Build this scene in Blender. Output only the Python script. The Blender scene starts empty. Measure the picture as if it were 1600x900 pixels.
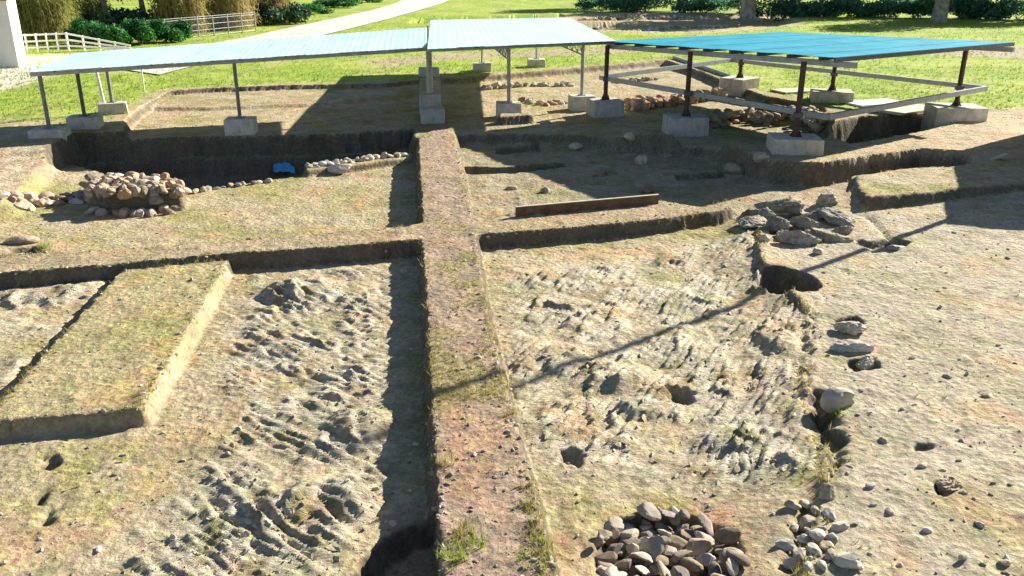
import bpy, bmesh, math, random
import numpy as np
from mathutils import Vector, Matrix

random.seed(7)
rng = np.random.default_rng(11)
R = math.radians
S = bpy.context.scene
C = S.collection

# ------------------------------------------------------------------ camera
F, PITCH, CAMH = 1350.0, R(20.5), 5.0
cam = bpy.data.objects.new('camera', bpy.data.cameras.new('camera'))
C.objects.link(cam)
cam.location = (0, 0, CAMH)
cam.rotation_euler = (R(90) - PITCH, 0, 0)
cam.data.sensor_width = 36.0
cam.data.lens = F / 1600.0 * 36.0
cam.data.clip_start = 0.1
cam.data.clip_end = 3000
S.camera = cam

# ------------------------------------------------------------------ sky, sun, exposure
SUN_EL, SUN_AZ = R(24.9), R(51.5)
w = bpy.data.worlds.new('World'); S.world = w; w.use_nodes = True
nt = w.node_tree
sky = nt.nodes.new('ShaderNodeTexSky'); sky.sky_type = 'NISHITA'; sky.sun_disc = False
sky.sun_elevation = SUN_EL; sky.sun_rotation = SUN_AZ
sky.altitude = 700; sky.air_density = .95; sky.dust_density = .5
bg = nt.nodes['Background']; bg.inputs['Strength'].default_value = 0.05
nt.links.new(sky.outputs[0], bg.inputs[0])
sun = bpy.data.objects.new('sun', bpy.data.lights.new('sun', 'SUN'))
C.objects.link(sun)
sun.data.energy = 5.0; sun.data.angle = R(0.5); sun.data.color = (1.0, 0.94, 0.83)
sdir = Vector((math.sin(SUN_AZ) * math.cos(SUN_EL), math.cos(SUN_AZ) * math.cos(SUN_EL), math.sin(SUN_EL)))
sun.rotation_euler = (-sdir).to_track_quat('-Z', 'Y').to_euler()
sun.location = (30, 30, 30)
S.view_settings.view_transform = 'Standard'; S.view_settings.look = 'None'
S.view_settings.gamma = 1.0; S.view_settings.use_curve_mapping = False
S.view_settings.exposure = 1.47

# ------------------------------------------------------------------ pixel -> place
def gp(x, y, z=0.0):
    u = (x - 800) / F; v = (450 - y) / F
    d = (u, math.cos(PITCH) + v * math.sin(PITCH), -math.sin(PITCH) + v * math.cos(PITCH))
    t = (z - CAMH) / d[2]
    return (d[0] * t, d[1] * t, z)
def poly(z, pts): return np.array([gp(px, py, z)[:2] for px, py in pts])

# ------------------------------------------------------------------ noise
def _h(ix, iy, s):
    n = (ix.astype(np.int64) * 374761393 + iy.astype(np.int64) * 668265263 + s * 982451653) & 0xffffffff
    n = ((n ^ (n >> 13)) * 1274126177) & 0xffffffff
    return (n ^ (n >> 16)) & 0xffffffff
def noise(x, y, s=0):
    x0 = np.floor(x); y0 = np.floor(y); fx = x - x0; fy = y - y0
    def g(ix, iy, dx, dy):
        a = _h(ix, iy, s) * (2 * np.pi / 4294967296.0)
        return np.cos(a) * dx + np.sin(a) * dy
    u = fx * fx * fx * (fx * (fx * 6 - 15) + 10); v = fy * fy * fy * (fy * (fy * 6 - 15) + 10)
    a = g(x0, y0, fx, fy); b = g(x0 + 1, y0, fx - 1, fy)
    c = g(x0, y0 + 1, fx, fy - 1); d = g(x0 + 1, y0 + 1, fx - 1, fy - 1)
    return ((a + u * (b - a)) * (1 - v) + (c + u * (d - c)) * v) * 1.5
def fbm(x, y, s=0, o=4):
    t = 0; a = 1.0; n = 0
    for i in range(o):
        t = t + a * noise(x * 2 ** i, y * 2 ** i, s + i * 17); n += a; a *= 0.55
    return t / n
def sst(a, b, x):
    t = np.clip((x - a) / (b - a), 0, 1); return t * t * (3 - 2 * t)
def sdist(P, X, Y):
    n = len(P); d = np.full(X.shape, 1e9); ins = np.zeros(X.shape, bool)
    for i in range(n):
        ax, ay = P[i]; bx, by = P[(i + 1) % n]
        ex, ey = bx - ax, by - ay
        t = np.clip(((X - ax) * ex + (Y - ay) * ey) / (ex * ex + ey * ey + 1e-12), 0, 1)
        d = np.minimum(d, (X - ax - t * ex) ** 2 + (Y - ay - t * ey) ** 2)
        c = ((ay > Y) != (by > Y)) & (X < (bx - ax) * (Y - ay) / ((by - ay) if by != ay else 1e-12) + ax)
        ins ^= c
    d = np.sqrt(d)
    return np.where(ins, -d, d)

# ------------------------------------------------------------------ the ground sheet: one grid, finer where the dig is
def lines(segs):
    out = []
    for a, b, st in segs:
        n = max(1, int(round((b - a) / st)))
        out += list(np.linspace(a, b, n, endpoint=False))
    out.append(segs[-1][1]); return np.array(out)
xr = [19.0]; st = 0.1
while xr[-1] < 500: st *= 1.13; xr.append(xr[-1] + st)
xr = np.array(xr[1:])
xs = np.concatenate([-xr[::-1], lines([(-19, -6.5, .062), (-6.5, 7, .034), (7, 19, .062)]), xr])
ys = [-60, -40, -25, -15, -8, -4, -1, 1, 2.5, 3.3, 4.0]
y = 4.3
while y < 52: ys.append(y); y += max(.026, .0024 * y)
st = .2
while y < 900: ys.append(y); st *= 1.035; y += st
ys = np.array(ys)
X, Y = np.meshgrid(xs, ys)
NX, NY = len(xs), len(ys)
N1 = fbm(X * 3.5, Y * 3.5, 3, 3)
N2 = fbm(X * .9, Y * .9, 5, 4)
N3 = fbm(X * .22, Y * .22, 9, 4)
NF = fbm(X * 9, Y * 9, 13, 2)

def sd(P, mar=1.2):
    o = np.full(X.shape, 9.0)
    j0, j1 = np.searchsorted(ys, [P[:, 1].min() - mar, P[:, 1].max() + mar])
    i0, i1 = np.searchsorted(xs, [P[:, 0].min() - mar, P[:, 0].max() + mar])
    o[j0:j1, i0:i1] = sdist(P, X[j0:j1, i0:i1], Y[j0:j1, i0:i1]); return o
def cut(hh, P, z, wall=.07, jit=.035, s=None):      # lower the inside to z, wall just inside the rim
    s = (sd(P) if s is None else s) + jit * (N1 + .12 * NF) + jit * .8 * N2
    wall = np.maximum(max(wall, .12), .0078 * np.clip(Y, 0, 60))
    t = sst(0, wall, -s); return hh * (1 - t) + z * t
def lift(hh, P, z, wall=.07, jit=.035):             # raise the inside to z, wall just outside the rim
    s = sd(P) + jit * (N1 + .12 * NF) + jit * .8 * N2
    wall = np.maximum(max(wall, .11), .0078 * np.clip(Y, 0, 60))
    t = 1 - sst(0, wall, s); return hh * (1 - t) + z * t

H = 0.03 * N3 + 0.012 * N2
# sandy ground on the right lies a little lower
s_r = sd(poly(0, [(1180, 330), (1330, 318), (1600, 300), (2100, 260), (2400, 1000), (1220, 1000), (1240, 800), (1290, 700), (1250, 560), (1270, 470)]), 3)
H = H - .10 * sst(.6, -.3, s_r)
# far field rises very gently towards the tree line
H = H + .0 * Y
# --- terrace of the left back trench
P_ter = poly(0, [(262, 142), (330, 137), (450, 133), (560, 131), (600, 130), (657, 124), (690, 122), (860, 109), (1040, 93), (1100, 112), (1140, 130),
                 (1200, 150), (1290, 168), (1300, 215), (1150, 228), (1040, 210), (900, 200), (712, 200), (657, 208), (400, 226), (180, 230), (196, 184), (216, 168)])
ter = -.30 + .03 * N2
H = cut(H, P_ter, ter, .12, .06)
P_led = poly(-.3, [(205, 172), (330, 172), (480, 166), (655, 150), (655, 118), (450, 130), (250, 140)])
H = np.where(sd(P_ter) < -.1, lift(H, P_led, -.18, .12, .07), H)
# --- near left square
P_nl = poly(0, [(694, 980), (690, 900), (675, 600), (663, 400), (660, 373), (500, 386), (350, 395), (190, 411), (0, 426), (-400, 452), (-500, 980)])
H = cut(H, P_nl, -.34 + .02 * N2, .05, .05)
P_left = poly(-.3, [(196, 424), (0, 640), (-60, 700), (-500, 720), (-400, 440)])
H = np.where(sd(P_nl) < -.12, cut(H, P_left, -.26, .2, .05), H)
P_plat = poly(-.12, [(194, 421), (275, 414), (356, 407), (290, 520), (221, 638), (100, 648), (0, 657), (-32, 662)])
H = np.where(sd(P_nl) < -.05, lift(H, P_plat, -.115, .05, .018), H)
P_pit0 = poly(-.34, [(560, 872), (600, 838), (640, 818), (700, 800), (720, 1000), (520, 1000), (540, 905)])
H = np.where(sd(P_nl) < -.04, cut(H, P_pit0, -.62, .18, .05), H)
# --- near right square
P_nr = poly(0, [(868, 980), (865, 900), (828, 740), (790, 600), (760, 480), (742, 366), (900, 354), (1040, 341), (1128, 328), (1150, 318), (1190, 330),
                (1190, 400), (1270, 480), (1262, 590), (1300, 690), (1290, 770), (1230, 980)])
s_nr = sd(P_nr)
Lr = poly(-.1, [(1200, 330), (1190, 400), (1270, 480), (1262, 590), (1300, 690), (1290, 770), (1230, 980), (1240, 980), (1310, 770), (1320, 690), (1280, 590), (1290, 480), (1210, 400), (1220, 330)])
right_soft = sst(1.1, .1, sd(Lr, 2) + .25 * N2)
H = cut(H, P_nr, -.30 + .05 * N2 + .17 * right_soft, .12, .04, s_nr)
# --- left middle square
P_lm = poly(0, [(655, 215), (657, 260), (662, 346), (640, 353), (400, 372), (200, 388), (0, 398), (-300, 415), (-300, 300), (0, 250), (62, 244), (200, 225)])
zlm = -.44 + .25 * sst(-10, -14, X) + .02 * N2
H = cut(H, P_lm, zlm, .07, .05)
# deep trench behind it
P_dt = poly(-.42, [(645, 254), (560, 265), (470, 275), (400, 284), (330, 294), (285, 300), (240, 292), (150, 284), (70, 270), (74, 252), (120, 228), (300, 219), (400, 218), (520, 215), (652, 206)])
H = cut(H, P_dt, -.95 + .12 * N2, .16, .13)
H = np.where(sd(P_dt) < -.25, cut(H, P_dt, -1.5, .3, .1, sd(P_dt) + .45 + .2 * N2), H)
for pts, z in (([(140, 276), (215, 272), (280, 284), (276, 297), (200, 303), (145, 301)], .02), ([(476, 257), (560, 248), (641, 239), (642, 246), (560, 256), (480, 265)], -.25)):
    H = lift(H, poly(z, pts), z, .1, .05)
P_ramp = poly(-.42, [(60, 330), (150, 300), (210, 278), (200, 262), (110, 240), (66, 250)])
H = np.where(sd(P_ramp) < 0, np.maximum(H, -.75 + .1 * N2), H)
P_pl = poly(-.1, [(-300, 252), (0, 249), (30, 246), (63, 246), (66, 256), (52, 268), (30, 290), (0, 318), (-300, 400)])
H = lift(H, P_pl, -.08 + .04 * N2, .5, .05)
# --- right middle trench
P_rm = poly(0, [(706, 196), (718, 240), (728, 300), (738, 342), (800, 334), (930, 320), (1028, 312), (1090, 322), (1140, 322), (1190, 326), (1250, 300), (1325, 300), (1332, 276),
                (1420, 262), (1516, 258), (1518, 236), (1440, 231), (1350, 243), (1285, 254), (1205, 251), (1165, 236), (1110, 216), (1035, 210), (900, 196), (800, 194)])
H = cut(H, P_rm, -.62 + .05 * N2, .10, .05)
for pts, dz in (([(722, 262), (800, 262), (878, 254), (880, 260), (800, 270), (722, 271)], -.30), ([(778, 232), (838, 226), (840, 236), (778, 240)], -.22),
                ([(1060, 274), (1128, 268), (1130, 278), (1064, 282)], -.2), ([(930, 272), (958, 267), (962, 273), (932, 277)], -.12), ([(780, 205), (830, 202), (830, 206), (780, 210)], .3)):
    P = poly(-.62, pts)
    H = H + dz * (1 - sst(-.02, .12, sd(P) + .05 * N1))
# step at the foot of the ditch between the cross baulk and rock outcrop
# --- raised cross baulk on the right keeps z=0; round its end a little
# --- mound on the right
P_md = poly(.16, [(1340, 274), (1400, 268), (1440, 264), (1520, 258), (1600, 250), (1900, 236), (1900, 270), (1600, 284), (1530, 291), (1440, 300), (1358, 309), (1344, 294)])
H = lift(H, P_md, .16 + .05 * N2, .10, .05)
# pit inside the blue shelter and in front of it
P_bs = poly(-.2, [(1296, 200), (1340, 190), (1440, 186), (1500, 196), (1440, 215), (1380, 226), (1330, 235), (1302, 226)])
H = cut(H, P_bs, -.85, .14, .05)
P_bs2 = poly(-.4, [(1100, 190), (1180, 168), (1280, 190), (1296, 214), (1200, 214), (1110, 206)])
H = cut(H, P_bs2, -.62, .14, .05)
# rear digs beyond the shelters
for pts, z in (([(880, 30), (1010, 22), (1200, 22), (1250, 34), (1190, 46), (1050, 50), (900, 44)], -.55), ([(640, 31), (880, 22), (884, 26), (640, 36)], -.5), ([(1310, 42), (1420, 36), (1422, 40), (1312, 46)], -.4), ([(1190, 20), (1320, 20), (1330, 26), (1200, 27)], -.5), ([(1240, 38), (1262, 33), (1268, 36), (1246, 41)], -.4)):
    H = cut(H, poly(0, pts), z, .3, .25)
for pts in ([(900, 35), (1040, 36), (1200, 30), (1200, 32), (1040, 39), (900, 38)],):
    H = lift(H, poly(-.3, pts), -.1, .25, .2)
# --- holes and ditches on the right
def hole(pts, dz, wall, jit=.05):
    global H
    s = sd(poly(-.2, pts)) + jit * (N1 + .5 * N2)
    H = H + dz * sst(0, wall, -s)
hc = gp(1230, 446, -.2); dq = np.hypot((X - hc[0]) / .50, (Y - hc[1]) / .62) + .10 * N1 + .10 * N2
H = H - .72 * (1 - sst(.72, 1.08, dq))
hole([(1262, 468), (1280, 476), (1276, 540), (1268, 600), (1288, 640), (1262, 640), (1250, 600), (1258, 540)], -.10, .22, .10)
hole([(1250, 640), (1268, 615), (1296, 622), (1318, 660), (1330, 700), (1322, 765), (1288, 768), (1282, 715), (1255, 690)], -.30, .36, .10)
hole([(1236, 792), (1275, 776), (1282, 830), (1262, 880), (1250, 990), (1195, 990), (1205, 900), (1218, 850)], -.28, .36, .10)
hole([(1034, 592), (1056, 590), (1090, 606), (1082, 624), (1046, 616)], -.17, .16, .10)
hole([(868, 690), (900, 686), (922, 700), (905, 716), (872, 712)], -.17, .16, .12)
hole([(36, 706), (70, 690), (98, 702), (86, 728), (58, 722)], -.14, .26, .26)
hole([(40, 770), (62, 748), (80, 770), (92, 800), (52, 812)], -.12, .3, .26)
hole([(1300, 508), (1336, 500), (1352, 516), (1310, 524)], -.14, .1)
hole([(1316, 572), (1370, 566), (1378, 588), (1330, 594)], -.14, .1)
hole([(1455, 770), (1480, 758), (1504, 776), (1478, 796), (1456, 790)], -.16, .12)
hole([(1352, 386), (1396, 378), (1424, 386), (1392, 404), (1360, 402)], -.14, .1)
hole([(1330, 384), (1345, 380), (1372, 396), (1362, 401)], -.08, .08)
hole([(1350, 345), (1362, 343), (1398, 384), (1386, 388)], -.06, .06)
hole([(1420, 705), (1455, 700), (1460, 714), (1425, 716)], -.08, .08)
hole([(12, 372), (50, 366), (62, 376), (30, 388), (8, 386)], -.18, .1)
hole([(1196, 345), (1262, 342), (1262, 352), (1200, 356)], -.22, .08)
hole([(1200, 368), (1255, 364), (1258, 372), (1204, 376)], -.18, .08)
# stone filled pit
HEAP = gp(1042, 862, -.28)
dh = np.hypot(X - HEAP[0], Y - HEAP[1]) + .06 * N1
H = H - .19 * (1 - sst(.56, .72, dh))
# --- bare rock (schist) breaking through both near squares
def soft(P, wd, jit): return 1 - sst(-wd, wd, sd(P, 2) + jit * N2 + .12 * N1)
rockL = np.clip(soft(poly(-.3, [(400, 430), (560, 412), (612, 420), (600, 560), (605, 780), (560, 860), (250, 960), (150, 900), (300, 740), (370, 640), (345, 540)]), .35, .7), 0, 1)
rockL = np.clip(rockL * sst(-.45, .30, N2 + .25 * N1 + .12), 0, 1)
rockL2 = soft(poly(-.3, [(-100, 470), (150, 440), (150, 470), (20, 600), (-150, 640)]), .2, .5) * sst(-.2, .3, N2 + .1)
rockR = soft(poly(-.25, [(800, 420), (1000, 400), (1180, 360), (1260, 480), (1260, 620), (1290, 760), (1130, 760), (900, 720), (820, 680), (790, 560)]), .3, .7) * sst(-.45, .30, N2 + .2 * N1 + .10)
inside = (sd(P_nl) < -.1) & (sd(P_plat) > .1)
rockL = np.where(inside, np.maximum(rockL, rockL2), 0)
rockR = np.where(s_nr < -.15, rockR, 0)
def strata(ang, fr, s, along=.25):
    c, q = math.cos(ang), math.sin(ang)
    a = X * c + Y * q; b = -X * q + Y * c
    wv = fbm(a * .7, b * 1.2, s, 3)
    t = b * fr + 1.5 * wv + .30 * fbm(a * 2.5, b * 2.5, s + 5, 2)
    cell = np.floor(t); f = t - cell
    amp = .25 + .75 * (_h(cell, np.floor(a * along * 4 + 7 * noise(cell * .37, a * .5, s + 2)), s) / 4294967296.0)
    return np.minimum(f / .8, (1 - f) / .2) * amp, amp
# left: layers dip away to the lower right; right: layers stand nearly along the view
sL, aL = strata(R(-38), 7.5, 31); sR, aR = strata(R(62), 9, 47)
sL2, _ = strata(R(-30), 14, 61); sR2, _ = strata(R(66), 17, 71)
sL3, _ = strata(R(-44), 2.4, 81, .4); sR3, _ = strata(R(58), 2.8, 91, .4)
H = H + rockL * (.050 * sL + .026 * sL2 + .10 * sL3 + .06 * N2 - .04) + rockR * (.045 * sR + .026 * sR2 + .08 * sR3 + .06 * N2 - .04)
# bigger knobs of rock
for px, py, rx, ry, hgt in ((470, 455, .85, .7, .13), (560, 660, .6, .5, .12), (520, 780, .7, .5, .12), (440, 800, .5, .4, .08), (960, 590, .7, .5, .12), (880, 560, .4, .6, .1), (1150, 690, .6, .4, .1), (1000, 640, .5, .3, .12), (1210, 540, .3, .7, .1)):
    c = gp(px, py, -.3); d = np.hypot((X - c[0]) / rx, (Y - c[1]) / ry) + .35 * N2 + .2 * N1
    H = H + hgt * (1 - sst(.35, 1.0, d)) * (.75 + .35 * (sL3 if px < 800 else sR3))
# --- fine relief everywhere on the dig
dig = 1 - sst(46, 60, Y + .2 * np.abs(X))
H = H + dig * (.016 * N1 + .010 * NF)
lumps = np.maximum(0, fbm(X * 2.1, Y * 2.1, 77, 3) - .12)
H = H + .05 * lumps * dig * sst(.4, .1, rockL + rockR)

def hz(x, y):
    i = np.clip(np.searchsorted(xs, x) - 1, 0, NX - 2); j = np.clip(np.searchsorted(ys, y) - 1, 0, NY - 2)
    u = (x - xs[i]) / (xs[i + 1] - xs[i]); v = (y - ys[j]) / (ys[j + 1] - ys[j])
    return (H[j, i] * (1 - u) + H[j, i + 1] * u) * (1 - v) + (H[j + 1, i] * (1 - u) + H[j + 1, i + 1] * u) * v
def hit(px, py):                                     # where the line through a pixel meets the ground
    z = 0.0
    for _ in range(12):
        p = gp(px, py, z); z = .5 * z + .5 * float(hz(p[0], p[1]))
    p = gp(px, py, z); return (p[0], p[1], float(hz(p[0], p[1])))

# ------------------------------------------------------------------ ground colours (soil's own, plus shade painted on trench walls)
def col(*c): return np.array(c)[None, None, :]
def mixc(A, B, t): return A * (1 - t[..., None]) + B * t[..., None]
sand, tan_, olive, pink = col(.42, .345, .225), col(.34, .265, .165), col(.29, .265, .105), col(.42, .285, .19)
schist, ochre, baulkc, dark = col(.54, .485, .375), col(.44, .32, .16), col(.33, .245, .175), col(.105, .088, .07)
grassA, grassB, grassD = col(.24, .34, .045), col(.36, .41, .085), col(.14, .22, .045)
ca = fbm(X * .55, Y * .55, 101, 4); cb = fbm(X * .75 + 9, Y * .75, 111, 4); cc = fbm(X * 2.2, Y * 2.2, 121, 3); cd = fbm(X * .35, Y * .35, 131, 3)
K = np.broadcast_to(sand, X.shape + (3,)).copy()
K = mixc(K, tan_, sst(-.1, .5, cb))
K = mixc(K, olive, .85 * sst(-.06, .36, ca + .3 * cc))
K = mixc(K, pink, .55 * sst(.12, .5, cb - .3 * ca + .3 * cc))
K = mixc(K, ochre, .35 * sst(.2, .5, cd + .3 * cc))
rk = np.clip(rockL + rockR, 0, 1)
K = mixc(K, schist, .95 * rk * sst(-.30, .15, cc + .3 * ca + .12))
K = mixc(K, olive * .95, .7 * rk * sst(.10, .4, fbm(X * 1.6, Y * 1.6, 161, 4)))
K = mixc(K, ochre, .35 * rk * sst(.15, .5, cb))
# paler sand on the right
K = mixc(K, col(.41, .355, .265), .75 * sst(.3, -.5, s_r))
K = mixc(K, olive, .35 * sst(.3, -.5, s_r) * sst(.05, .4, cb))
# baulk tops: trodden brown earth
bl = lambda y: -.62 - .1084 * (y - 6.19)
s_baulk = np.maximum(np.maximum(bl(Y) - X, X - (bl(Y) + .98)), Y - 41)
on_top = (H > -.09)
m_b = sst(.06, -.03, s_baulk + .08 * N1)
K = mixc(K, mixc(np.broadcast_to(baulkc, K.shape), pink, .5 * sst(-.1, .5, cc)), m_b)
K = mixc(K, olive, .6 * m_b * sst(.15, .45, ca + .4 * cc))
m_xl = sst(.1, -.2, sd(poly(0, [(0, 424), (350, 394), (660, 372), (662, 348), (400, 372), (0, 398), (-300, 415), (-300, 450)])))
m_xr = sst(.1, -.1, sd(poly(0, [(742, 366), (1040, 342), (1135, 328), (1120, 318), (1030, 312), (738, 342)])))
K = mixc(K, mixc(np.broadcast_to(tan_, K.shape), pink, .5 * sst(-.1, .4, cc)), .8 * np.maximum(m_xl, m_xr))
# platform: mossy buff
m_pl = sst(.05, -.05, sd(P_plat))
K = mixc(K, mixc(np.broadcast_to(col(.37, .31, .165), K.shape), olive, .8 * sst(-.15, .35, ca + .3 * cc)), .85 * m_pl)
# left middle square: olive green crust
m_lm = sst(.1, -.2, sd(P_lm)) * sst(-1.2, -.8, H)
K = mixc(K, olive * 1.08, .55 * m_lm * sst(-.3, .3, ca + .3 * cc))
# trench walls and deep trench: darker soil, shade painted into the colour
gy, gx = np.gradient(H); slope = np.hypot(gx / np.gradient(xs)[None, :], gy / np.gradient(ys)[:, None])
K = mixc(K, dark, .85 * sst(.55, 1.5, slope) * (1 - .8 * rk) * (1 - .9 * sst(.5, .2, sd(P_plat)) * (sd(P_nl) < -.35)))  # sunlit side of the platform left without the painted shade
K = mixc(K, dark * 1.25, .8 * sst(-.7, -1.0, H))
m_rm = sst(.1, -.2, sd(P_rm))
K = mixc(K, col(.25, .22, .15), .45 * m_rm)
# field of grass
bare = np.minimum(np.minimum(sd(P_ter, 3), sd(P_lm, 3)), np.minimum(sd(P_rm, 3), sd(P_bs, 3)))
bare = np.minimum(bare, sd(poly(0, [(1180, 150), (1300, 170), (1460, 178), (1560, 172), (1800, 176), (1800, 300), (1200, 300)]), 3))
g = sst(26.5, 30.5, Y - .10 * np.abs(X + 3)) * sst(.1, .9, bare + .5 * N2 + .3 * N1)
g = g * sst(.55, .15, m_b)
Gc = mixc(np.broadcast_to(grassA, K.shape), grassB, sst(-.35, .35, N3 + .5 * N2))
Gc = mixc(Gc, grassD, .6 * sst(.1, .5, ca + .4 * cc))
Gc = mixc(Gc, col(.40, .33, .17), .55 * sst(.18, .5, cd + .35 * cb))
K = mixc(K, Gc, np.clip(g, 0, 1))
# dirt track crossing the field, bare margin of the digs
def band(pts, wd, j): return 1 - sst(-wd, wd, sd(poly(0, pts), 4) + j * N2 + j * N1)
K = mixc(K, col(.42, .32, .24), .85 * band([(560, 94), (700, 84), (1000, 72), (1010, 80), (700, 94), (600, 106)], .5, .8))
K = mixc(K, col(.40, .31, .26), .9 * band([(1380, 78), (1640, 72), (1640, 92), (1500, 88), (1400, 84)], .4, .6))
K = mixc(K, col(.44, .34, .23), .8 * band([(870, 24), (1030, 18), (1240, 20), (1250, 40), (1100, 52), (900, 50)], .8, 1.2))
K = mixc(K, col(.46, .36, .24), .8 * band([(1180, 220), (1460, 196), (1560, 170), (1700, 170), (1700, 240), (1400, 258)], .4, .7) * sst(-.3, -.1, H))
K = mixc(K, np.broadcast_to(olive * 1.15, K.shape), .7 * sst(.05, -.1, sd(P_md)) * sst(-.1, .3, ca + .3 * cc))
K = mixc(K, col(.52, .40, .30), .75 * sst(.2, -.2, sd(P_pl)))
K = mixc(K, col(.60, .54, .47), .9 * band([(-300, 110), (20, 88), (150, 84), (110, 100), (70, 122), (0, 142), (-300, 190)], .5, .5))
K = mixc(K, K * col(.80, .84, .80), sst(.0, .35, fbm(X * 1.3, Y * 1.3, 141, 4)) * (1 - g))
K = mixc(K, K * col(1.12, .98, .86), sst(.05, .4, fbm(X * .9 + 40, Y * .9, 151, 4)) * (1 - g))
v = 1 + .18 * NF + .20 * cc
K = np.clip(K * v[..., None], .02, .75)

# ------------------------------------------------------------------ materials
def mat(name, rough=.9, spec=.25):
    m = bpy.data.materials.new(name); m.use_nodes = True
    b = m.node_tree.nodes['Principled BSDF']; b.inputs['Roughness'].default_value = rough
    b.inputs['Specular IOR Level'].default_value = spec
    return m, m.node_tree, b
def nd(t, k, **kw):
    n = t.nodes.new(k)
    for a, b in kw.items(): setattr(n, a, b)
    return n
def noisy(name, c1, c2, scale=3.0, rough=.9, spec=.2, bump=.3, bdist=.02, detail=6, metal=0.0, c3=None, obj_var=0.0, trans=False):
    m, t, b = mat(name, rough, spec); L = t.links
    tc = nd(t, 'ShaderNodeTexCoord')
    n = nd(t, 'ShaderNodeTexNoise'); n.inputs['Scale'].default_value = scale; n.inputs['Detail'].default_value = detail; n.inputs['Roughness'].default_value = .62
    L.new(tc.outputs['Object'], n.inputs['Vector'])
    r = nd(t, 'ShaderNodeValToRGB'); r.color_ramp.elements[0].position = .32; r.color_ramp.elements[1].position = .68
    r.color_ramp.elements[0].color = (*c1, 1); r.color_ramp.elements[1].color = (*c2, 1)
    if c3: e = r.color_ramp.elements.new(.52); e.color = (*c3, 1)
    L.new(n.outputs['Fac'], r.inputs['Fac']); out = r.outputs['Color']
    if obj_var:
        oi = nd(t, 'ShaderNodeObjectInfo'); hs = nd(t, 'ShaderNodeHueSaturation')
        mr = nd(t, 'ShaderNodeMapRange'); mr.inputs['To Min'].default_value = 1 - obj_var; mr.inputs['To Max'].default_value = 1 + obj_var
        L.new(oi.outputs['Random'], mr.inputs['Value']); L.new(mr.outputs[0], hs.inputs['Value'])
        mh = nd(t, 'ShaderNodeMath', operation='MULTIPLY'); mh.inputs[1].default_value = 7.31
        mf = nd(t, 'ShaderNodeMath', operation='FRACT'); L.new(oi.outputs['Random'], mh.inputs[0]); L.new(mh.outputs[0], mf.inputs[0])
        ms = nd(t, 'ShaderNodeMapRange'); ms.inputs['To Min'].default_value = .65; ms.inputs['To Max'].default_value = 1.25
        L.new(mf.outputs[0], ms.inputs['Value']); L.new(ms.outputs[0], hs.inputs['Saturation'])
        L.new(out, hs.inputs['Color']); out = hs.outputs['Color']
    L.new(out, b.inputs['Base Color']); b.inputs['Metallic'].default_value = metal
    if bump:
        bp = nd(t, 'ShaderNodeBump'); bp.inputs['Strength'].default_value = bump; bp.inputs['Distance'].default_value = bdist
        n2 = nd(t, 'ShaderNodeTexNoise'); n2.inputs['Scale'].default_value = scale * 3; n2.inputs['Detail'].default_value = 5
        L.new(tc.outputs['Object'], n2.inputs['Vector']); L.new(n2.outputs['Fac'], bp.inputs['Height']); L.new(bp.outputs[0], b.inputs['Normal'])
    return m
def streak(m, dirt, amt=.55, sx=(1.6, .22, 1)):
    t = m.node_tree; L = t.links; b = t.nodes['Principled BSDF']; src = b.inputs['Base Color'].links[0].from_socket
    tc = nd(t, 'ShaderNodeTexCoord'); mp = nd(t, 'ShaderNodeMapping'); mp.inputs['Scale'].default_value = sx; L.new(tc.outputs['Object'], mp.inputs['Vector'])
    n = nd(t, 'ShaderNodeTexNoise'); n.inputs['Scale'].default_value = 2.2; n.inputs['Detail'].default_value = 8; n.inputs['Roughness'].default_value = .7; L.new(mp.outputs[0], n.inputs['Vector'])
    r = nd(t, 'ShaderNodeMapRange'); r.inputs['From Min'].default_value = .5; r.inputs['From Max'].default_value = .75; r.inputs['To Max'].default_value = amt; L.new(n.outputs['Fac'], r.inputs['Value'])
    mx = nd(t, 'ShaderNodeMix', data_type='RGBA'); L.new(r.outputs[0], mx.inputs[0]); L.new(src, mx.inputs[6]); mx.inputs[7].default_value = (*dirt, 1); L.new(mx.outputs[2], b.inputs['Base Color'])
def leafy(name, c1, c2, scale=2.0, tr=.35):
    m, t, b = mat(name, .6, .3); L = t.links
    tc = nd(t, 'ShaderNodeTexCoord'); n = nd(t, 'ShaderNodeTexNoise'); n.inputs['Scale'].default_value = scale; n.inputs['Detail'].default_value = 4
    L.new(tc.outputs['Object'], n.inputs['Vector'])
    r = nd(t, 'ShaderNodeValToRGB'); r.color_ramp.elements[0].position = .35; r.color_ramp.elements[1].position = .65
    r.color_ramp.elements[0].color = (*c1, 1); r.color_ramp.elements[1].color = (*c2, 1)
    L.new(n.outputs['Fac'], r.inputs['Fac']); L.new(r.outputs[0], b.inputs['Base Color'])
    tl = nd(t, 'ShaderNodeBsdfTranslucent'); L.new(r.outputs[0], tl.inputs['Color'])
    mx = nd(t, 'ShaderNodeMixShader'); mx.inputs[0].default_value = tr
    L.new(b.outputs[0], mx.inputs[1]); L.new(tl.outputs[0], mx.inputs[2])
    L.new(mx.outputs[0], t.nodes['Material Output'].inputs['Surface'])
    return m
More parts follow.
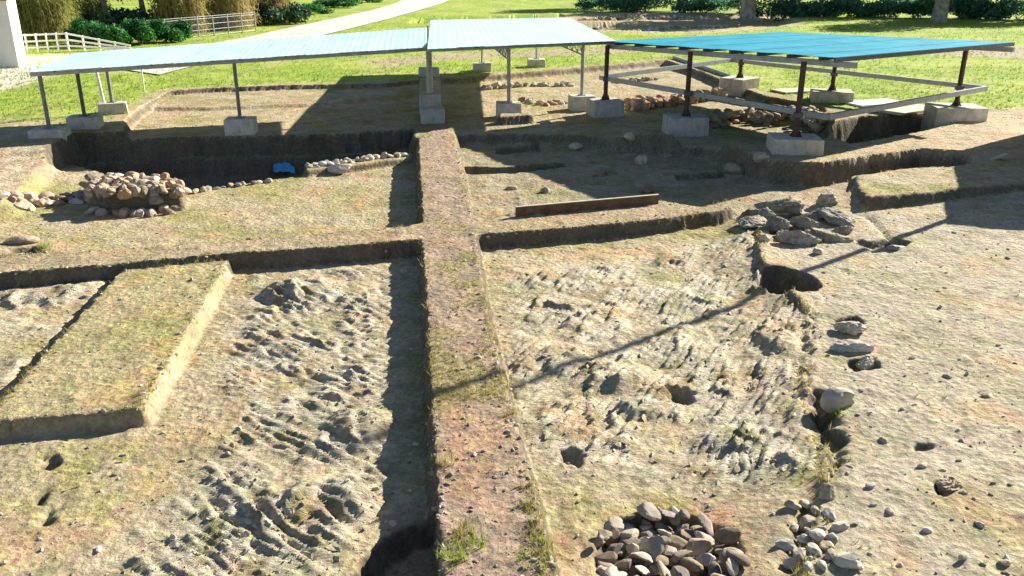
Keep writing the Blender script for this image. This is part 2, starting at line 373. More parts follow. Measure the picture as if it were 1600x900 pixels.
def soil_material():
    m, t, b = mat('soil', .95, .12); L = t.links
    at = nd(t, 'ShaderNodeAttribute', attribute_name='soil')
    ge = nd(t, 'ShaderNodeNewGeometry')
    n1 = nd(t, 'ShaderNodeTexNoise'); n1.inputs['Scale'].default_value = 16; n1.inputs['Detail'].default_value = 7; n1.inputs['Roughness'].default_value = .7
    n2 = nd(t, 'ShaderNodeTexNoise'); n2.inputs['Scale'].default_value = 3.1; n2.inputs['Detail'].default_value = 6; n2.inputs['Roughness'].default_value = .65
    vo = nd(t, 'ShaderNodeTexVoronoi'); vo.inputs['Scale'].default_value = 11
    for n in (n1, n2, vo): L.new(ge.outputs['Position'], n.inputs['Vector'])
    r1 = nd(t, 'ShaderNodeMapRange'); r1.inputs['From Min'].default_value = .3; r1.inputs['From Max'].default_value = .7; r1.inputs['To Min'].default_value = .62; r1.inputs['To Max'].default_value = 1.32
    r2 = nd(t, 'ShaderNodeMapRange'); r2.inputs['From Min'].default_value = .3; r2.inputs['From Max'].default_value = .7; r2.inputs['To Min'].default_value = .8; r2.inputs['To Max'].default_value = 1.18
    L.new(n1.outputs['Fac'], r1.inputs['Value']); L.new(n2.outputs['Fac'], r2.inputs['Value'])
    mu = nd(t, 'ShaderNodeMath', operation='MULTIPLY'); L.new(r1.outputs[0], mu.inputs[0]); L.new(r2.outputs[0], mu.inputs[1])
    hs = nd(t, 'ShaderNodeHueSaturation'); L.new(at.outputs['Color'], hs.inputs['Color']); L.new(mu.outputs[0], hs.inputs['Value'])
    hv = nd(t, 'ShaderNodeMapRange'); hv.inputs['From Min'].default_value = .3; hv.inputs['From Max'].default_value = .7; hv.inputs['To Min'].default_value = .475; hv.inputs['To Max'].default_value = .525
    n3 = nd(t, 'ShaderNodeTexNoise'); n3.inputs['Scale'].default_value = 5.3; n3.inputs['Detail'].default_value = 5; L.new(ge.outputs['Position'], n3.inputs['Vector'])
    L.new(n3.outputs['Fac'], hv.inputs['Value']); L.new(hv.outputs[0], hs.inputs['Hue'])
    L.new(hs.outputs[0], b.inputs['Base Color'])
    ad = nd(t, 'ShaderNodeMath', operation='MULTIPLY_ADD'); ad.inputs[1].default_value = .5
    L.new(vo.outputs['Distance'], ad.inputs[0]); L.new(n1.outputs['Fac'], ad.inputs[2])
    bp = nd(t, 'ShaderNodeBump'); bp.inputs['Strength'].default_value = .75; bp.inputs['Distance'].default_value = .05
    # foliation of the bedrock: fine stretched ridges, turned differently either side of the long baulk
    ra = nd(t, 'ShaderNodeAttribute', attribute_name='rock'); hs_ = []
    for ang in (38, -62):
        mp = nd(t, 'ShaderNodeMapping'); mp.inputs['Rotation'].default_value = (0, 0, R(ang)); mp.inputs['Scale'].default_value = (5, 26, 12)
        mp.vector_type = 'POINT'
        L.new(ge.outputs['Position'], mp.inputs['Vector'])
        nn = nd(t, 'ShaderNodeTexNoise'); nn.inputs['Scale'].default_value = 1; nn.inputs['Detail'].default_value = 5; nn.inputs['Roughness'].default_value = .7; nn.inputs['Distortion'].default_value = .6
        L.new(mp.outputs[0], nn.inputs['Vector']); hs_.append(nn)
    sx = nd(t, 'ShaderNodeSeparateXYZ'); L.new(ge.outputs['Position'], sx.inputs[0])
    gt = nd(t, 'ShaderNodeMath', operation='GREATER_THAN'); gt.inputs[1].default_value = -.6
    sl = nd(t, 'ShaderNodeMath', operation='MULTIPLY_ADD'); sl.inputs[1].default_value = .108; L.new(sx.outputs['Y'], sl.inputs[0]); L.new(sx.outputs['X'], sl.inputs[2]); 
    L.new(sl.outputs[0], gt.inputs[0])
    mxr = nd(t, 'ShaderNodeMix'); L.new(gt.outputs[0], mxr.inputs['Factor']); L.new(hs_[0].outputs['Fac'], mxr.inputs[2]); L.new(hs_[1].outputs['Fac'], mxr.inputs[3])
    mm = nd(t, 'ShaderNodeMath', operation='MULTIPLY'); L.new(mxr.outputs[0], mm.inputs[0]); L.new(ra.outputs['Fac'], mm.inputs[1])
    m4 = nd(t, 'ShaderNodeMath', operation='MULTIPLY_ADD'); m4.inputs[1].default_value = 2.6; L.new(mm.outputs[0], m4.inputs[0]); L.new(ad.outputs[0], m4.inputs[2])
    L.new(m4.outputs[0], bp.inputs['Height']); L.new(bp.outputs[0], b.inputs['Normal'])
    return m
M = {}
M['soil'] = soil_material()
M['stone'] = noisy('stone', (.22, .17, .12), (.46, .38, .28), 6, bump=.5, bdist=.015, c3=(.36, .29, .21), obj_var=.45)
M['heap_dark'] = noisy('brown_stone', (.15, .115, .09), (.31, .24, .18), 7, bump=.4, bdist=.01, obj_var=.3)
M['heap_pale'] = noisy('buff_stone', (.34, .28, .20), (.52, .45, .34), 6, bump=.4, bdist=.01, obj_var=.25)
M['pale_stone'] = noisy('pale_stone', (.38, .33, .26), (.58, .53, .44), 6, bump=.5, bdist=.015, obj_var=.15)
M['schist'] = noisy('schist', (.27, .23, .165), (.52, .455, .34), 9, bump=.7, bdist=.02, c3=(.42, .36, .26), obj_var=.2)
M['crag'] = noisy('outcrop_rock', (.17, .15, .12), (.42, .38, .30), 7, bump=.8, bdist=.03, c3=(.31, .275, .21), obj_var=.2)
M['adobe'] = noisy('adobe', (.33, .21, .135), (.48, .33, .22), 5, bump=.5, obj_var=.15)
M['concrete'] = noisy('concrete', (.38, .35, .30), (.60, .555, .48), 4, bump=.3, bdist=.01, c3=(.51, .47, .41), obj_var=.12)
M['white_metal'] = noisy('white_sheet', (.39, .58, .60), (.52, .69, .69), 1.3, rough=.65, spec=.2, bump=0)
M['blue_metal'] = noisy('blue_sheet', (.006, .20, .30), (.016, .30, .40), .9, rough=.8, spec=.08, bump=0, detail=3)
M['post_grey'] = noisy('post_grey', (.13, .135, .14), (.22, .22, .225), 5, rough=.5, spec=.4, bump=.05)
streak(M['white_metal'], (.34, .36, .33), .6); streak(M['blue_metal'], (.02, .17, .22), .7, (.5, .5, 1))
streak(M['concrete'], (.20, .17, .13), .7, (2, 2, .5))
M['galv'] = noisy('galvanised', (.27, .29, .30), (.42, .44, .45), 5, rough=.45, spec=.5, bump=.05, metal=.35)
M['rust'] = noisy('rusty_paint', (.035, .02, .016), (.11, .05, .035), 7, rough=.6, spec=.4, bump=.1)
M['steel_dark'] = noisy('dark_steel', (.06, .065, .07), (.12, .12, .125), 6, rough=.5, spec=.4, bump=.05)
M['wood'] = noisy('weathered_wood', (.10, .06, .035), (.20, .125, .075), 7, bump=.4, bdist=.01)
M['pale_wood'] = noisy('pale_wood', (.42, .36, .28), (.60, .54, .44), 5, bump=.2)
M['white_paint'] = noisy('white_paint', (.70, .70, .68), (.80, .79, .76), 3, rough=.6, bump=.08)
M['render'] = noisy('white_render', (.74, .68, .62), (.82, .78, .73), 1.2, rough=.9, bump=.15)
M['blue_plastic'] = noisy('blue_plastic', (.03, .25, .55), (.10, .42, .70), 3, rough=.4, spec=.5, bump=.2)
M['road'] = noisy('pale_track', (.48, .44, .40), (.62, .57, .52), .5, bump=.3)
M['cane'] = leafy('cane_leaf', (.34, .27, .09), (.52, .43, .20), .35, .3)
M['cane_g'] = leafy('cane_leaf_green', (.22, .24, .06), (.40, .36, .12), .5, .3)
M['bush'] = leafy('bush_leaf', (.022, .11, .03), (.07, .24, .05), .9, .35)
M['tree'] = leafy('tree_leaf', (.05, .17, .11), (.15, .32, .18), .6, .5)
M['dark_tree'] = leafy('dark_tree_leaf', (.015, .05, .025), (.05, .11, .05), .6, .25)
M['grass'] = leafy('grass_blade', (.19, .29, .04), (.36, .41, .08), .25, .5)
M['dry'] = leafy('dry_grass_blade', (.30, .26, .08), (.42, .36, .14), .8, .4)
M['bark'] = noisy('bark', (.14, .12, .10), (.44, .40, .36), 2.2, bump=.5)
M['fence'] = noisy('fence_green', (.06, .14, .09), (.10, .20, .13), 4, bump=0, rough=.5)

# ------------------------------------------------------------------ helpers for things
def tag(o, label=None, cat=None, group=None, kind=None):
    if label: o['label'] = label
    if cat: o['category'] = cat
    if group: o['group'] = group
    if kind: o['kind'] = kind
    return o
def empty(name, loc, label=None, cat=None, group=None, rz=0):
    o = bpy.data.objects.new(name, None); C.objects.link(o); o.location = loc; o.rotation_euler = (0, 0, rz)
    o.empty_display_size = .2
    return tag(o, label, cat, group)
def link(name, me, m, parent=None):
    if m is not None and not me.materials: me.materials.append(m)
    o = bpy.data.objects.new(name, me); C.objects.link(o)
    if parent is not None: o.parent = parent
    return o
class MB:
    def __init__(s, org=(0, 0, 0)): s.v = []; s.f = []; s.o = Vector(org)
    def add(s, vs, fs):
        k = len(s.v); s.v += [tuple(Vector(p) - s.o) for p in vs]; s.f += [tuple(i + k for i in f) for f in fs]
    def bar(s, a, b, w=.06, h=None, up=(0, 0, 1)):
        a, b = Vector(a), Vector(b); h = w if h is None else h
        d = (b - a).normalized(); up = Vector(up)
        if abs(d.dot(up)) > .98: up = Vector((0, 1, 0))
        x = d.cross(up).normalized(); z = x.cross(d)
        q = [p + x * i * w / 2 + z * j * h / 2 for p in (a, b) for i, j in ((-1, -1), (1, -1), (1, 1), (-1, 1))]
        s.add(q, [(0, 1, 2, 3), (7, 6, 5, 4), (0, 4, 5, 1), (1, 5, 6, 2), (2, 6, 7, 3), (3, 7, 4, 0)])
    def tube(s, a, b, r=.04, r2=None, n=10):
        a, b = Vector(a), Vector(b); r2 = r if r2 is None else r2
        d = (b - a).normalized(); up = Vector((0, 0, 1)) if abs(d.z) < .95 else Vector((0, 1, 0))
        x = d.cross(up).normalized(); z = x.cross(d)
        q = [p + (x * math.cos(t) + z * math.sin(t)) * rr for p, rr in ((a, r), (b, r2)) for t in [2 * math.pi * k / n for k in range(n)]]
        s.add(q, [(k, (k + 1) % n, n + (k + 1) % n, n + k) for k in range(n)] + [tuple(range(n))[::-1], tuple(range(n, 2 * n))])
    def mesh(s, name):
        me = bpy.data.meshes.new(name); me.from_pydata(s.v, [], s.f); me.update(); return me
    def build(s, name, m, parent=None, smooth=False, bevel=0):
        me = s.mesh(name)
        bm = bmesh.new(); bm.from_mesh(me)
        if bevel: bmesh.ops.bevel(bm, geom=list(bm.edges), offset=bevel, segments=2, affect='EDGES', profile=.6)
        bmesh.ops.recalc_face_normals(bm, faces=bm.faces); bm.to_mesh(me); bm.free()
        if smooth:
            for p in me.polygons: p.use_smooth = True
        o = link(name, me, m, parent)
        if parent is None: o.location = s.o
        return o

# ------------------------------------------------------------------ build the ground from the grid, split where the pieces of the dig differ
idx = np.arange(NX * NY).reshape(NY, NX)
quads = np.stack([idx[:-1, :-1], idx[:-1, 1:], idx[1:, 1:], idx[1:, :-1]], -1).reshape(-1, 4)
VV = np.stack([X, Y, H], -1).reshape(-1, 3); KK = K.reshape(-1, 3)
cen = lambda A: (.25 * (A[:-1, :-1] + A[:-1, 1:] + A[1:, 1:] + A[1:, :-1])).reshape(-1)
xc, yc = cen(X), cen(Y)
reg = np.zeros(len(quads), int)
def inpoly(P, grow=0.0): return cen(sd(P)) < grow
tr = inpoly(P_nl) | inpoly(P_nr) | inpoly(P_lm) | inpoly(P_dt) | inpoly(P_rm) | inpoly(P_ter)
reg[tr] = 1
reg[inpoly(P_plat, .03)] = 2
b_l, b_r = bl(yc), bl(yc) + .98
reg[(xc > b_l) & (xc < b_r) & (yc > 3.3) & (yc < 41) & ~inpoly(P_nl) & ~inpoly(P_lm)] = 3
reg[inpoly(poly(0, [(0, 424), (350, 394), (660, 372), (662, 347), (640, 353), (400, 372), (200, 388), (0, 398), (-300, 415), (-300, 450)])) & (reg != 3)] = 4
reg[inpoly(poly(0, [(742, 366), (900, 354), (1040, 341), (1128, 328), (1150, 318), (1090, 322), (1028, 312), (930, 320), (800, 334), (738, 342)])) & (reg != 3)] = 5
reg[inpoly(P_md, .05)] = 6
names = [('ground', 'grass field and sandy ground around the excavation'), ('excavation_floor', 'dug out trench floors of pale earth and bedrock'),
         ('earth_platform', 'smooth raised earth platform left standing in the near left square'), ('earth_baulk', 'long brown earth baulk running away from the viewer'),
         ('earth_baulk', 'earth baulk across the left side of the dig'), ('earth_baulk', 'short rounded earth baulk across the right side of the dig'),
         ('earth_mound', 'flat topped grassy earth mound at the right edge')]
for k, (nm, lab) in enumerate(names):
    q = quads[reg == k]
    u, inv = np.unique(q, return_inverse=True); inv = inv.reshape(-1)
    me = bpy.data.meshes.new(nm); nq = len(q)
    me.vertices.add(len(u)); me.vertices.foreach_set('co', VV[u].astype(np.float32).ravel())
    me.loops.add(nq * 4); me.loops.foreach_set('vertex_index', inv.astype(np.int32))
    me.polygons.add(nq); me.polygons.foreach_set('loop_start', np.arange(0, nq * 4, 4, dtype=np.int32))
    me.polygons.foreach_set('use_smooth', np.ones(nq, bool))
    me.update(calc_edges=True)
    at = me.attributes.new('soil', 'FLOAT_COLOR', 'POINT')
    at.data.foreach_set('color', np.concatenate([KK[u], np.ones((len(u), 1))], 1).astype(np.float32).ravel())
    ar = me.attributes.new('rock', 'FLOAT', 'POINT'); ar.data.foreach_set('value', rk.reshape(-1)[u].astype(np.float32))
    # shared borders keep the normals of the whole sheet
    o = link(nm, me, M['soil']); o['kind'] = 'structure'; o['label'] = lab

# pale track in the upper left
def sheet(name, pts, m, dz=.05, z=0):
    mb = MB(); vs = []; n = len(pts) // 2
    for px, py in pts:
        p = gp(px, py, z); vs.append((p[0], p[1], float(hz(p[0], p[1])) + dz))
    me = bpy.data.meshes.new(name); me.from_pydata(vs, [], [(i, i + 1, len(pts) - 2 - i, len(pts) - 1 - i) for i in range(n - 1)]); me.update()
    o = link(name, me, m); o['kind'] = 'structure'; return o
sheet('gravel_track', [(150, 104), (300, 74), (380, 60), (440, 47), (520, 30), (580, 17), (618, 6), (640, -6), (652, -16),
                       (730, -16), (716, -6), (690, 6), (650, 18), (600, 32), (545, 46), (470, 64), (380, 84), (250, 118)], M['road'])

# ------------------------------------------------------------------ shelters
def bil(c, u, v):
    a, b, d, e = [Vector(p) for p in c]           # front-left, front-right, back-right, back-left
    return (a * (1 - u) + b * u) * (1 - v) + (e * (1 - u) + d * u) * v
def roof(root, corners, n, m, pitch=.23, rib=.004):
    org = root.location
    wid = (Vector(corners[1]) - Vector(corners[0])).length
    for k in range(n):
        mb = MB(org); u0, u1 = k / n, (k + 1) / n
        nr = max(2, int(round(wid / n / pitch))); prof = []
        for r in range(nr):
            for f, z in ((0, 0), (.5, 0), (.62, rib), (.88, rib)): prof.append(((r + f) / nr, z))
        prof.append((1, 0))
        lift_ = .006 * (k % 2); f0 = -.004 + random.uniform(-.006, .004); vs = []
        for f, z in prof:
            for vv in (f0, 1.0 + random.uniform(-.001, .001)):
                p = bil(corners, u0 + (u1 - u0) * (f * 1.01 - .005), vv); vs.append((p.x, p.y, p.z + z + lift_))
        N = len(prof)
        top = [(2 * i, 2 * i + 2, 2 * i + 3, 2 * i + 1) for i in range(N - 1)]
        bot = [(x, y_, z - .012) for x, y_, z in vs]; o2 = 2 * N
        fs = top + [tuple(o2 + j for j in reversed(f)) for f in top]
        fs += [(2 * i, o2 + 2 * i, o2 + 2 * i + 2, 2 * i + 2) for i in range(N - 1)] + [(2 * i + 1, 2 * i + 3, o2 + 2 * i + 3, o2 + 2 * i + 1) for i in range(N - 1)]
        fs += [(0, 1, o2 + 1, o2), (2 * N - 2, o2 + 2 * N - 2, o2 + 2 * N - 1, 2 * N - 1)]
        mb.add(vs + bot, fs); mb.build('roof_sheet', m, root)
def zroof(c, x, y):
    a, b, d, e = [Vector(p) for p in c]; n = (b - a).cross(e - a)
    return a.z - (n.x * (x - a.x) + n.y * (y - a.y)) / n.z
def post(root, x, y, z0, z1, m, w_=.09, plate=True, lean=(0, 0)):
    mb = MB(root.location); mb.tube((x, y, z0), (x + lean[0], y + lean[1], z1), w_ / 2 * 1.1, n=12); o = mb.build('post', m, root, smooth=False)
    if plate:
        mp = MB(Vector(root.location)); mp.bar((x, y, z0 + .002), (x, y, z0 + .022), .28, .28)
        for i, j in ((-1, -1), (1, -1), (1, 1), (-1, 1)): mp.tube((x + i * .1, y + j * .1, z0 + .022), (x + i * .1, y + j * .1, z0 + .06), .015, n=6)
        pl = mp.build('base_plate', m, o)
        for q in range(3):
            pass
    return o
blocks = []
def block(px, py, ztop, wx, wy, rz, label, zb=None, tilt=(0, 0), z_is_top=True):
    x, y_, _ = gp(px, py, ztop)
    g = float(hz(x, y_)) if zb is None else zb
    dx, dy = wx / 2, wy / 2; c, s_ = math.cos(rz), math.sin(rz)
    g = min([float(hz(x + c * i * dx * .9 - s_ * j * dy * .9, y_ + s_ * i * dx * .9 + c * j * dy * .9)) for i in (-1, 0, 1) for j in (-1, 0, 1)]) if zb is None else zb
    g -= .03
    mb = MB((0, 0, 0)); hh = ztop - g
    vs = []
    for k, z in enumerate((0, hh)):
        t = 1.03 if k == 0 else 1.0
        for i, j in ((-1, -1), (1, -1), (1, 1), (-1, 1)): vs.append((i * dx * t + random.uniform(-.015, .015), j * dy * t + random.uniform(-.015, .015), z + (random.uniform(-.012, .012) if k else 0)))
    mb.add(vs, [(3, 2, 1, 0), (4, 5, 6, 7), (0, 1, 5, 4), (1, 2, 6, 5), (2, 3, 7, 6), (3, 0, 4, 7)])
    o = mb.build('concrete_block', M['concrete'], bevel=.025)
    o.location = (x, y_, g); o.rotation_euler = (tilt[0], tilt[1], rz)
    tag(o, label, 'concrete block', 'concrete footing blocks of the shelters')
    return (x, y_, ztop)

# footings (post foot on top of each)
rzA = R(12)
w1 = block(77, 200, .25, 1.0, .8, R(8), 'concrete block in shade under the leftmost front post of white shelter', zb=-.2)
w2 = block(132, 181, .38, .95, .75, R(10), 'concrete block behind the leftmost one, under the second thin post')
w3 = block(175, 160, .38, .95, .7, R(22), 'concrete block at the grass edge under the two pale rear posts')
w4 = block(375, 184, .22, .95, .75, R(6), 'pale concrete block under the middle front post of left white roof', zb=-.30)
w5 = block(672, 146, .45, .8, .75, R(6), 'middle concrete block of the stepped row on the long baulk')
s1 = block(672, 124, .78, .8, .75, R(6), 'farthest and highest concrete block of the stepped row on the long baulk')
s2 = block(676, 168, .22, .85, .75, R(6), 'nearest and lowest concrete block of the stepped row on the long baulk')
f1 = block(670, 106, .40, .95, .7, R(3), 'small concrete block on grass behind the stepped row on the baulk')
f2 = block(753, 98, .40, .9, .7, R(3), 'concrete block under the middle rear post at grass edge')
f3 = block(838, 92, .40, .9, .7, R(3), 'concrete block under the rightmost rear post of white roof at grass edge')
w6 = block(795, 160, .25, .88, .75, R(4), 'bluish white concrete block under post with a bracket', zb=-.30)
w7 = block(909, 149, .25, .9, .75, R(10), 'pale concrete block under galvanised post beside the dark post', zb=-.30)
rzB = math.atan2(-.85, .52)
b1 = block(946, 155, .30, 1.15, 1.0, R(14), 'concrete block under the farthest left rusty post of blue shelter', zb=-.28)
b2 = block(1072, 181, .30, 1.25, 1.05, R(8), 'stained concrete block under the middle front rusty post', zb=-.28)
b3 = block(1243, 213, .42, 1.38, 1.15, R(-6), 'large concrete block under nearest rusty post at the trench edge', zb=-.3)
b4 = block(1300, 141, .42, 1.5, 1.2, R(-14), 'sunlit concrete block under the middle rear rusty post')
b5 = block(1156, 121, .42, 1.25, 1.2, R(40), 'concrete block turned cornerwise under the far rusty post by the grass')
b6 = block(1494, 165, .42, 1.65, 1.3, R(-6), 'wide concrete block under the rightmost rusty post')

# left white roof: low at the front, higher behind
cA = [gp(42, 113, 1.98), gp(667, 74, 2.30), gp(667, 43, 2.70), gp(116, 83, 2.16)]
root = empty('shelter', gp(375, 184, -.3), 'long left shelter with pale white corrugated roof on thin grey posts', 'shelter')
roof(root, cA, 12, M['white_metal'])
def beam_along(c, u0, u1, v, dz, wd, hg, m, root, name='beam'):
    mb = MB(root.location); a = bil(c, u0, v) + Vector((0, 0, dz)); b = bil(c, u1, v) + Vector((0, 0, dz)); mb.bar(a, b, wd, hg); return mb.build(name, m, root)
beam_along(cA, .0, 1.0, .05, -.10, .08, .12, M['galv'], root)
beam_along(cA, .0, 1.0, .93, -.10, .08, .12, M['galv'], root)
beam_along(cA, .0, 1.0, .5, -.08, .06, .10, M['galv'], root, 'purlin')
for k in range(9):
    u = (k + .5) / 9; mb = MB(root.location); mb.bar(bil(cA, u, .02) - Vector((0, 0, .035)), bil(cA, u, .98) - Vector((0, 0, .035)), .05, .05); mb.build('rafter', M['steel_dark'], root)
for p, m in ((w1, M['post_grey']), (w2, M['steel_dark']), (w3, M['post_grey']), (w4, M['post_grey']), (w5, M['galv'])):
    post(root, p[0], p[1], p[2], min(2.55, zroof(cA, p[0], p[1])) - .1, m, .11 if p is not w5 else .2)
mb = MB(root.location); mb.tube((w3[0] - .32, w3[1] + .05, w3[2]), (w3[0] - .42, w3[1], zroof(cA, w3[0], w3[1]) - .12), .05); mb.build('post', M['white_paint'], root)

# right white roof: flat
cB = [gp(668, 76, 2.42), (3.75, 32.3, 2.44), (2.95, 47.2, 2.42), (-4.1, 45.6, 2.40)]
root = empty('shelter', gp(795, 160, -.3), 'middle shelter with flat white roof joining the blue one', 'shelter')
roof(root, cB, 7, M['white_metal'])
for v_ in (.03, .5, .95): beam_along(cB, 0, 1, v_, -.09, .08, .12, M['galv'], root)
for k in range(6):
    u = (k + .5) / 6; mb = MB(root.location); mb.bar(bil(cB, u, .01) - Vector((0, 0, .04)), bil(cB, u, .98) - Vector((0, 0, .04)), .05, .06); mb.build('rafter', M['steel_dark'], root)
for p in (w6, w7, f1, f2, f3):
    post(root, p[0], p[1], p[2], 2.33, M['galv'], .12 if p in (w6, w7) else .08)
for p, L_ in ((w6, .6), (w7, 1.2)):
    mb = MB(root.location); a = Vector((p[0], p[1], 2.27)); n = 6; q0 = a.copy(); top = a + Vector((-L_, -.15, 0)); low = a + Vector((0, 0, -.5))
    mb.bar(a, top, .05); mb.bar(low, top, .05); mb.bar(a, low, .05)
    for k in range(1, n): t0 = k / n; mb.bar(a.lerp(top, t0), low.lerp(top, t0), .035); mb.bar(a.lerp(top, t0), low.lerp(top, (k - 1) / n), .035)
    mb.build('lattice_bracket', M['galv'], root)

# blue shelter, turned across the view
nearc, leftc, rightc = Vector((8.75, 24.05, 2.66)), Vector((3.35, 32.6, 2.40)), Vector((16.95, 30.3, 2.55))
farc = leftc + rightc - nearc
cC = [tuple(leftc), tuple(nearc), tuple(rightc), tuple(farc)]
root = empty('shelter', b3[:2] + (-.3,), 'right shelter with bright blue corrugated roof on dark rusty posts', 'shelter')
roof(root, cC, 9, M['blue_metal'])
ex = (nearc - leftc).normalized(); ey = (rightc - nearc).normalized()
def longbeam(a, b, dz, m, wd=.10, hg=.16, name='beam'):
    mb = MB(root.location); mb.bar(a + Vector((0, 0, dz)), b + Vector((0, 0, dz)), wd, hg); return mb.build(name, m, root)
longbeam(leftc + ey * .35 - ex * .2, nearc + ey * .35 + ex * .45, -.20, M['galv'])
longbeam(farc - ey * .6 - ex * .2, rightc - ey * .6 + ex * .35, -.20, M['galv'])
longbeam(nearc + ex * .0 - ey * .02, rightc + ey * .1, -.07, M['steel_dark'], .05, .12, 'fascia')
for k in range(9):
    t = (k + .5) / 9; a = leftc.lerp(nearc, t); b = farc.lerp(rightc, t)
    mb = MB(root.location); mb.bar(a + Vector((0, 0, -.07)) + ey * .05, b + Vector((0, 0, -.07)) - ey * .05, .07, .10); mb.build('rafter', M['steel_dark'], root)
for p in (b1, b2, b3, b4, b5, b6):
    o = post(root, p[0], p[1], p[2], zroof(cC, p[0], p[1]) - .15, M['rust'], .15)
    mb = MB(root.location)
    for a_ in range(4):
        dx, dy = math.cos(a_ * math.pi / 2), math.sin(a_ * math.pi / 2); n_ = Vector((-dy, dx, 0)) * .01
        q = [Vector((p[0] + dx * .07, p[1] + dy * .07, p[2] + .02)), Vector((p[0] + dx * .16, p[1] + dy * .16, p[2] + .02)), Vector((p[0] + dx * .07, p[1] + dy * .07, p[2] + .24))]
        mb.add([v + n_ for v in q] + [v - n_ for v in q], [(0, 1, 2), (5, 4, 3), (0, 3, 4, 1), (1, 4, 5, 2), (2, 5, 3, 0)])
    mb.build('gusset', M['rust'], o)
# guard rail clamped round the posts
rc = [Vector(gp(938, 121, 1.05)), Vector(gp(1293, 183, 1.0)), Vector(gp(1541, 138, 1.0)), Vector(gp(1143, 94, 1.05))]
root = empty('guard_rail', (rc[0].x, rc[0].y, 0), 'grey metal guard rail running round the rusty posts of blue shelter', 'guard rail')
for k in range(4):
    a, b = rc[k], rc[(k + 1) % 4]; d = (b - a).normalized()
    mb = MB(root.location); mb.bar(a + d * (.07 if k else 0), b + d * (-.0), .12, .16); mb.build('rail', M['galv'], root)
for p in (b1, b2, b3, b4, b5, b6):
    mb = MB(root.location); mb.bar((p[0], p[1], .96), (p[0], p[1], 1.1), .22, .2); mb.build('clamp', M['steel_dark'], root)

# ------------------------------------------------------------------ stones
def rock_mesh(name, seed, sx, sy, sz, sub=2, planes=11, rough=.05, m=None, sharp=.72):
    r = random.Random(seed); bm = bmesh.new(); bmesh.ops.create_icosphere(bm, subdivisions=sub, radius=1)
    pl = []
    for _ in range(planes):
        n = Vector((r.gauss(0, 1), r.gauss(0, 1), r.gauss(0, 1))).normalized(); pl.append((n, r.uniform(sharp, .95)))
    for v in bm.verts:
        d = v.co.normalized(); t = 1.0
        for n, k in pl:
            q = n.dot(d)
            if q > .05: t = min(t, k / q)
        t *= 1 + r.uniform(-rough, rough) * .5
        v.co = Vector((d.x * t * sx, d.y * t * sy, d.z * t * sz))
    me = bpy.data.meshes.new(name); bm.to_mesh(me); bm.free()
    if m: me.materials.append(m)
    return me
heap_m = [rock_mesh('stone', 100 + k, random.uniform(.09, .16), random.uniform(.06, .11), random.uniform(.032, .052), 3, 9, .012, (M['stone'], M['heap_dark'], M['stone'], M['heap_pale'])[k % 4], .42) for k in range(15)]
for me in heap_m:
    for p in me.polygons: p.use_smooth = False
placed = []
tries = 0
while tries < 30000 and len(placed) < 110:
    tries += 1
    a = random.uniform(0, 2 * math.pi); q = math.sqrt(random.random()) * .66
    x, y_ = HEAP[0] + q * math.cos(a), HEAP[1] + q * math.sin(a)
    lay = 0 if len(placed) < 62 else 1
    if any((x - p[0]) ** 2 + (y_ - p[1]) ** 2 < (.122 if p[2] == lay else .05) ** 2 for p in placed): continue
    placed.append((x, y_, lay, q))
for x, y_, lay, q in placed:
    o = bpy.data.objects.new('stone', random.choice(heap_m)); C.objects.link(o)
    z = float(hz(x, y_)) + .065 + lay * (.09 if q < .5 else .06)
    o.location = (x, y_, z); sc = random.uniform(.75, 1.45)
    o.scale = (sc, sc, sc * random.uniform(.9, 1.2)); o.rotation_euler = (random.uniform(-.7, .7), random.uniform(-.7, .7), random.uniform(0, 6.28))
    tag(o, 'rounded brown field stone packed in the round stone filled pit', 'stone', 'stones packed in the round pit')

def crag_mesh(name, seed, sx, sy, sz, m):
    r = random.Random(seed); bm = bmesh.new(); bmesh.ops.create_icosphere(bm, subdivisions=4, radius=1)
    pl = [(Vector((r.gauss(0, 1), r.gauss(0, 1), r.gauss(0, 1))).normalized(), r.uniform(.42, .9)) for _ in range(16)]
    ax = Vector((r.uniform(-.3, .3), .8, r.uniform(.3, .8))).normalized(); ph = r.random() * 9
    for v in bm.verts:
        d = v.co.normalized(); t = 1.0
        for n, k in pl:
            q = n.dot(d)
            if q > .05: t = min(t, k / q)
        p = d * t; a = p.dot(ax) * 5 + ph + .8 * math.sin(p.x * 3 + ph)
        f = a - math.floor(a); t *= 1 - .09 * (f if f < .8 else (1 - f) * 4) + .05 * math.sin(p.x * 9 + p.y * 7 + ph) * math.sin(p.z * 8 + ph)
        v.co = Vector((d.x * t * sx, d.y * t * sy, d.z * t * sz)) + Vector((r.uniform(-1, 1), r.uniform(-1, 1), r.uniform(-1, 1))) * .01
    me = bpy.data.meshes.new(name); bm.to_mesh(me); bm.free(); me.materials.append(m); return me
def stone_at(px, py, sx, sy, sz, m, label, seed, rz=0, group=None, tilt=(0, 0), name='stone', sub=3, lift_=.35, base=None):
    x, y_, z = hit(px, py) if base is None else base
    me = crag_mesh(name, seed, sx * 1.25, sy * 1.25, sz * 1.2, m) if ((m is M['schist'] and seed > 11) or m is M['crag'] or seed in (2, 3, 4, 5)) else rock_mesh(name, seed, sx, sy, sz, sub, 13, .03, m, .5)
    o = link(name, me, None); o.location = (x, y_, z + sz * lift_); o.rotation_euler = (tilt[0], tilt[1], rz)
    return tag(o, label, 'stone', group)
stone_at(1308, 632, .24, .20, .18, M['heap_pale'], 'large pale boulder at the head of the dark ditch on the right', 1, .4)
stone_at(1330, 518, .26, .13, .10, M['stone'], 'dark flat rock half buried in sand right of the round hole', 2, -.2)
stone_at(1330, 546, .34, .15, .09, M['pale_stone'], 'long pale slab lying between two rocks on the sandy slope', 3, -.1)
